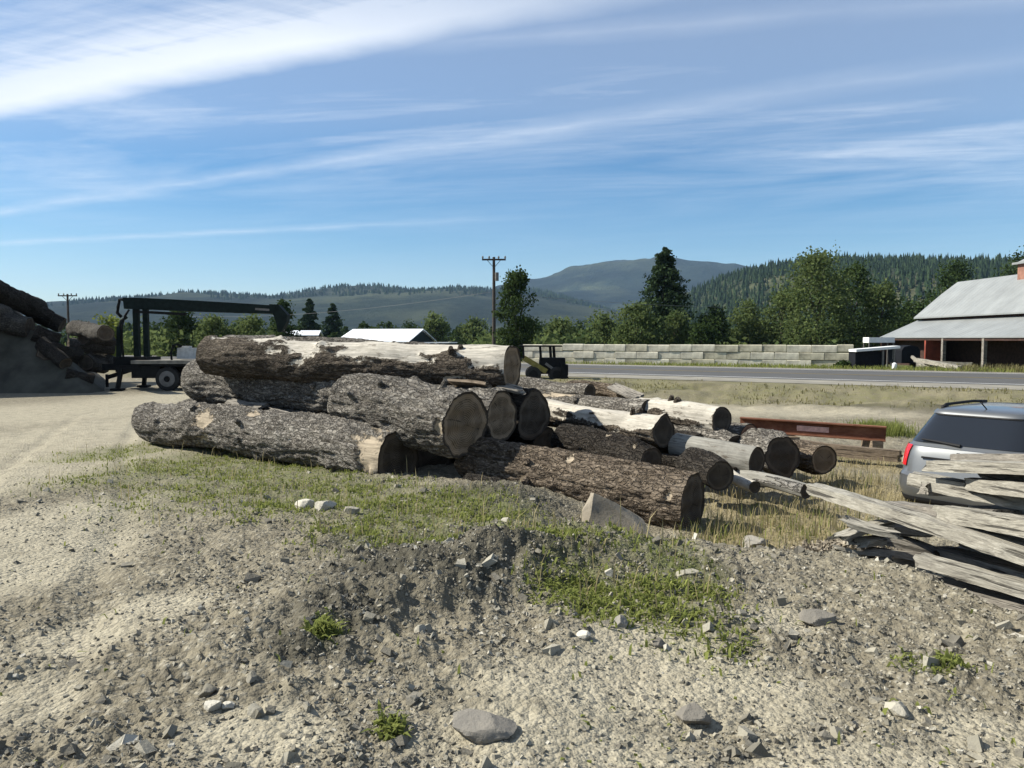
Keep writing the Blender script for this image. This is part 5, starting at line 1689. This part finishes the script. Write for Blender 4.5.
def range_mesh(name, prof, D, depth, mat, seed, amp, nx=220, ny=60, back=0.8):
    pxs = np.array([p[0] for p in prof], float); pys = np.array([p[1] for p in prof], float)
    px = np.linspace(pxs[0], pxs[-1], nx)
    hz = EYE + (HOR - np.interp(px, pxs, pys)) / FPX * D
    ker = np.ones(7) / 7
    hz = np.convolve(np.pad(hz, 3, mode='edge'), ker, 'valid')
    t = np.linspace(0, 1 + back, ny)
    PX, TT = np.meshgrid(px, t, indexing='ij')
    HZ = np.repeat(hz[:, None], ny, 1)
    X = (PX - CX) / FPX * D
    Y = D + (TT - 1) * depth
    prof_t = np.where(TT <= 1, np.sin(np.clip(TT, 0, 1) * math.pi / 2) ** 1.25, np.cos((TT - 1) / back * math.pi / 2))
    n = (fbm(X / depth * 5 + seed, Y / depth * 5, oct=5, seed=seed) - 0.5)
    Z = HZ * prof_t + n * amp * np.clip(prof_t, 0, 1) * (1 - np.exp(-((TT - 1) / 0.16) ** 2) * 0.75) - 3 * (1 - np.clip(prof_t * 4, 0, 1))
    edge = sst(0, 0.06, (PX - pxs[0]) / (pxs[-1] - pxs[0])) * (1 - sst(0.94, 1, (PX - pxs[0]) / (pxs[-1] - pxs[0])))
    Z = Z * edge - 3 * (1 - edge)
    v = np.stack([X, Y, Z], -1).reshape(-1, 3)
    i = np.arange(nx - 1)[:, None]; j = np.arange(ny - 1)[None]
    f = np.stack(np.broadcast_arrays(i * ny + j, (i + 1) * ny + j, (i + 1) * ny + j + 1, i * ny + j + 1), -1).reshape(-1, 4)
    o = quick_mesh(name, v, f, mat, None, None, True)
    tag(o, kind='structure')
    return X, Y, Z


M['mtn'] = mat_forest('forested_mountain', (0.012, 0.020, 0.015), (0.032, 0.046, 0.032), (0.085, 0.10, 0.055), 0.022, 45)
M['mtn2'] = mat_forest('forested_ridge', (0.012, 0.019, 0.014), (0.034, 0.046, 0.03), (0.075, 0.085, 0.05), 0.03, 30)
M['hill'] = mat_forest('wooded_hill_floor', (0.025, 0.035, 0.018), (0.06, 0.07, 0.035), (0.10, 0.10, 0.055), 0.05, 4)

range_mesh('mountain', [(330, 338), (420, 318), (480, 298), (540, 284), (572, 272), (605, 265), (640, 265), (680, 267), (715, 273), (750, 292), (800, 315), (860, 335)], 5200, 2600, M['mtn'], 4, 300)
rx, ry, rz = range_mesh('ridge', [(-60, 335), (30, 318), (100, 307), (150, 304), (200, 297), (240, 295), (290, 300), (330, 296), (370, 293), (420, 292), (480, 291), (535, 293), (580, 303), (640, 325), (700, 338)], 3000, 1500, M['mtn2'], 6, 70)
hx, hy, hz = range_mesh('wooded_hill', [(570, 338), (640, 324), (680, 306), (700, 290), (722, 278), (760, 271), (800, 268), (860, 267), (920, 271), (1000, 270), (1060, 264), (1150, 262), (1250, 290), (1300, 338)], 1150, 750, M['hill'], 9, 26, 200, 70)


def scatter_on(Xg, Yg, Zg, n, rng, lo=0.0, hi=0.62, ridge=False):
    nx, ny = Xg.shape
    i = rng.uniform(0, nx - 1.001, n); j = rng.uniform(lo * ny, hi * ny - 1.001, n)
    i0, j0 = i.astype(int), j.astype(int); a, b = i - i0, j - j0
    g = lambda G: (G[i0, j0] * (1 - a) + G[i0 + 1, j0] * a) * (1 - b) + (G[i0, j0 + 1] * (1 - a) + G[i0 + 1, j0 + 1] * a) * b
    p = np.stack([g(Xg), g(Yg), g(Zg)], 1)
    return p[p[:, 2] > -1.0]


rng = np.random.default_rng(99)
p = scatter_on(hx, hy, hz, 19000, rng)
simple_trees('hill_forest', p, 4 + 12 * rng.beta(1.5, 2.6, len(p)), M['needle'], 1, 0.42, 'dark conifer forest covering the hill behind the barn', 'forest', 0.42)
p = scatter_on(rx, ry, rz, 5200, rng, 0.30, 0.60)
dens = fbm(p[:, 0] / 160, p[:, 1] / 160, oct=3, seed=70) > 0.44
p = p[dens]
simple_trees('ridge_forest', p, rng.uniform(9, 17, len(p)), M['needle'], 2, 0.6, 'distant trees dotting the long ridge on the left', 'forest', 0.45)

# belt of trees on the flat between road and hills
def leafy_belt(name, n, d0, d1, h0, h1, leaf, cnt, seed, label, u0=-0.62, u1=0.70, clear=None, mat='leaf_mid'):
    rng = np.random.default_rng(seed)
    u = rng.uniform(u0, u1, n); d = rng.uniform(d0, d1, n)
    if clear:
        k = ~((u * FPX + CX > clear[0]) & (u * FPX + CX < clear[1])); u = u[k]; d = d[k]
    pos, tint = [], []
    for k in range(len(u)):
        h = rng.uniform(h0, h1) ** 1.0 * d[k]; w = h * rng.uniform(0.28, 0.5)
        t = rng.random(cnt)
        env = np.sin(np.pi * np.clip(0.1 + 0.88 * t, 0, 1)) ** 0.7 if rng.random() < 0.65 else (1 - t) ** 0.8 + 0.05
        a = rng.uniform(0, 6.28, cnt); q = w * env * rng.random(cnt) ** 0.5
        cl_ = (fbm(a * 2 + k, t * 7, oct=2, seed=k) - 0.5) * w * 0.8
        pos.append(np.stack([np.cos(a) * (q + cl_), np.sin(a) * (q + cl_), t * h], 1) + (u[k] * d[k], d[k], 0.2))
        tint.append(np.clip(rng.random() * 0.6 + rng.normal(0.1, 0.17, cnt), 0, 1))
    v, f = leaf_cards(np.concatenate(pos), leaf, rng)
    o = quick_mesh(name, v, f, M[mat], None, {'tint': np.repeat(np.concatenate(tint), 4)})
    return tag(o, label, 'trees', kind='stuff')


leafy_belt('tree_belt', 560, 150, 330, 0.012, 0.034, 0.62, 170, 3, 'dark belt of trees across the flat land before the hills', mat='leaf_dark')


def far_bushes():
    rng = np.random.default_rng(5)
    n = 260
    x = rng.uniform(-0.55, 0.62, n); d = rng.uniform(82, 125, n)
    clr = (x * FPX + CX > 275) & (x * FPX + CX < 470)
    x = x[~clr]; d = d[~clr]; n = len(x)
    pos, tint = [], []
    for k in range(n):
        w = rng.uniform(1.4, 2.6); h = rng.uniform(1.6, 4.4)
        c = 130
        q = rng.normal(0, 0.42, (c, 3)) * (w, w, h * 0.5); q[:, 2] = np.abs(q[:, 2] + h * 0.35)
        pos.append(q + (x[k] * d[k], d[k], 0.2)); tint.append(np.clip(rng.random() * 0.7 + rng.normal(0, 0.15, c), 0, 1))
    v, f = leaf_cards(np.concatenate(pos), 0.5, rng)
    o = quick_mesh('far_thicket', v, f, M['leaf_mid'], None, {'tint': np.repeat(np.concatenate(tint), 4)})
    tag(o, 'uneven green thicket running along behind the block wall', 'thicket', kind='stuff')


far_bushes()

# ----------------------------------------------------------------- haze
def build_haze():
    t = bpy.data.materials.new('haze'); t.use_nodes = True
    nt = t.node_tree; nt.nodes.clear()
    out = nt.nodes.new('ShaderNodeOutputMaterial'); pv = nt.nodes.new('ShaderNodeVolumePrincipled')
    pv.inputs['Color'].default_value = (0.45, 0.68, 1.0, 1); pv.inputs['Density'].default_value = 0.00006
    pv.inputs['Anisotropy'].default_value = 0.0
    nt.links.new(pv.outputs[0], out.inputs['Volume'])
    m = MB(); m.box((0, 0, 0), (1, 1, 1))
    o = m.build('haze', t)
    o.location = (0, 0, 324); o.scale = (16900, 16900, 660)
    tag(o, kind='stuff')


build_haze()

# ----------------------------------------------------------------- sun and sky
SUN_EL, SUN_AHEAD = 40.0, 8.0
sd = Vector((-math.cos(R(SUN_AHEAD)) * math.cos(R(SUN_EL)), math.sin(R(SUN_AHEAD)) * math.cos(R(SUN_EL)), math.sin(R(SUN_EL))))
sl = bpy.data.lights.new('sun', 'SUN'); sl.energy = 4.2; sl.angle = R(0.55); sl.color = (1.0, 0.955, 0.85)
so = bpy.data.objects.new('sun', sl); COL.objects.link(so)
so.rotation_euler = (-sd).to_track_quat('-Z', 'Y').to_euler()
so.location = (-40, 20, 60)

W = bpy.data.worlds.new('World'); sc.world = W; W.use_nodes = True
wt = W.node_tree; wt.nodes.clear()


class WN(NT):
    def __init__(s): s.t = wt


w = WN()
sky = w.n('TexSky', sky_type='NISHITA'); sky.sun_disc = False
sky.sun_elevation = R(SUN_EL); sky.sun_rotation = math.atan2(sd.x, sd.y)
sky.altitude = 650; sky.air_density = 1.0; sky.dust_density = 0.35; sky.ozone_density = 1.8
tc = w.n('TexCoord'); sp = w.n('SeparateXYZ'); w.put(sp.inputs[0], tc.outputs['Generated'])
zc = w.math('MAXIMUM', sp.outputs[2], 0.015)
U = w.math('DIVIDE', sp.outputs[0], zc); V = w.math('DIVIDE', sp.outputs[1], zc)


def lin(ku, kv, c=0.0): return w.math('ADD', w.math('ADD', w.math('MULTIPLY', U, ku), w.math('MULTIPLY', V, kv)), c)


def vec(a, b):
    cb = w.n('CombineXYZ'); w.put(cb.inputs[0], a); w.put(cb.inputs[1], b); return cb.outputs[0]


def sm(x, stops): return w.ramp(x, stops)


# broad bright cirrus sheet, sharp lower edge, fading upwards (smaller s)
wob = w.math('MULTIPLY', w.math('SUBTRACT', w.noise(vec(U, V), 0.9, 5, 0.6), 0.5), 0.34)
s1 = w.math('ADD', lin(0.45, 1.0), wob)
fib = w.noise(vec(lin(0.9, -0.40), lin(3.2, 7.2)), 1.2, 8, 0.62, 0.3)          # streaks along the sheet
fib2 = w.noise(vec(lin(0.9, 0.64), lin(-4.6, 6.5)), 1.3, 8, 0.65, 0.25)
fib = w.math('ADD', w.math('MULTIPLY', fib, 0.55), w.math('MULTIPLY', fib2, 0.45))
m1 = w.math('MULTIPLY', sm(w.math('MULTIPLY', s1, 0.2), [(0.20, 0.25), (0.36, 0.42), (0.43, 0.75), (0.47, 0.92), (0.485, 0.7), (0.515, 0.0)]), w.ramp(w.math('ADD', fib, sm(w.math('MULTIPLY', s1, 0.2), [(0.38, 0.0), (0.46, 0.35)])), [(0.38, 0.08), (0.74, 1.0)]))
m1 = w.math('MULTIPLY', m1, sm(w.math('MULTIPLY', lin(1.0, -0.45, 6.0), 0.1), [(0.10, 1.0), (0.41, 1.0), (0.51, 0.4), (0.59, 0.0)]))
# contrail streaks
def streak(ku, c, wd, amt, fade):
    dist = w.math('ABSOLUTE', w.math('ADD', lin(ku, 1.0, -c), w.math('MULTIPLY', w.math('SUBTRACT', w.noise(vec(U, V), 1.4, 4, 0.6), 0.5), wd * 1.1)))
    m = sm(w.math('DIVIDE', dist, wd), [(0.0, 1.0), (0.35, 0.55), (1.0, 0.0)])
    m = w.math('MULTIPLY', m, w.ramp(w.noise(vec(U, lin(0.6, 1.5)), 1.7, 6, 0.65), [(0.3, 0.35), (0.65, 1.0)]))
    return w.math('MULTIPLY', w.math('MULTIPLY', m, amt), w.ramp(w.math('MULTIPLY', w.math('ADD', U, 6.0), 0.1), fade))


m2 = streak(0.567, 3.83, 0.24, 0.42, [(0.0, 1.0), (0.62, 0.9), (0.85, 0.0)])
m3 = streak(0.31, 6.45, 0.28, 0.42, [(0.0, 1.0), (0.40, 0.8), (0.7, 0.0)])
m4 = streak(0.20, 2.62, 0.12, 0.22, [(0.5, 0.0), (0.62, 1.0), (0.8, 0.5), (0.95, 0.0)])
# thin veil over the middle and right
veil = w.noise(vec(lin(0.55, 0.1), lin(0.25, 1.0)), 0.7, 8, 0.58, 1.0)
veil2 = w.noise(vec(lin(0.5, 0.3), lin(0.2, 1.6)), 2.6, 9, 0.7, 0.9)
mv = w.math('MULTIPLY', w.ramp(veil, [(0.34, 0.0), (0.70, 0.66)]), w.ramp(veil2, [(0.3, 0.35), (0.7, 1.0)]))
mv = w.math('MULTIPLY', mv, sm(w.math('MULTIPLY', V, 0.1), [(0.0, 1.0), (0.42, 0.9), (0.60, 0.22), (0.95, 0.08)]))
mv = w.math('MAXIMUM', mv, sm(w.math('MULTIPLY', V, 0.1), [(0.15, 0.26), (0.34, 0.20), (0.46, 0.0)]))
cl = w.math('MAXIMUM', w.math('MAXIMUM', m1, m2), w.math('MAXIMUM', m3, m4))
inv = w.math('MULTIPLY', w.math('SUBTRACT', 1.0, cl), w.math('SUBTRACT', 1.0, mv))
cl = w.math('SUBTRACT', 1.0, inv, True)
cl = w.math('MULTIPLY', cl, w.ramp(sp.outputs[2], [(0.0, 0.0), (0.05, 1.0)]))
hs = w.n('HueSaturation'); hs.inputs['Saturation'].default_value = 1.42; hs.inputs['Value'].default_value = 1.0
w.put(hs.inputs['Color'], sky.outputs[0])
colr = w.mix(cl, hs.outputs[0], (8.8, 9.2, 9.8))
bg = w.n('Background'); w.put(bg.inputs[0], colr); bg.inputs[1].default_value = 0.055
wo = w.n('OutputWorld'); wt.links.new(bg.outputs[0], wo.inputs[0])

vs = sc.view_settings
sc.display_settings.display_device = 'sRGB'
vs.view_transform = 'Standard'; vs.look = 'None'; vs.exposure = 1.12; vs.gamma = 1.0; vs.use_curve_mapping = False
sc.render.engine = 'CYCLES'
cy = sc.cycles
cy.use_denoising = True
cy.max_bounces = 6; cy.diffuse_bounces = 3; cy.glossy_bounces = 3; cy.transmission_bounces = 3; cy.volume_bounces = 0; cy.transparent_max_bounces = 6
cy.caustics_reflective = False; cy.caustics_refractive = False
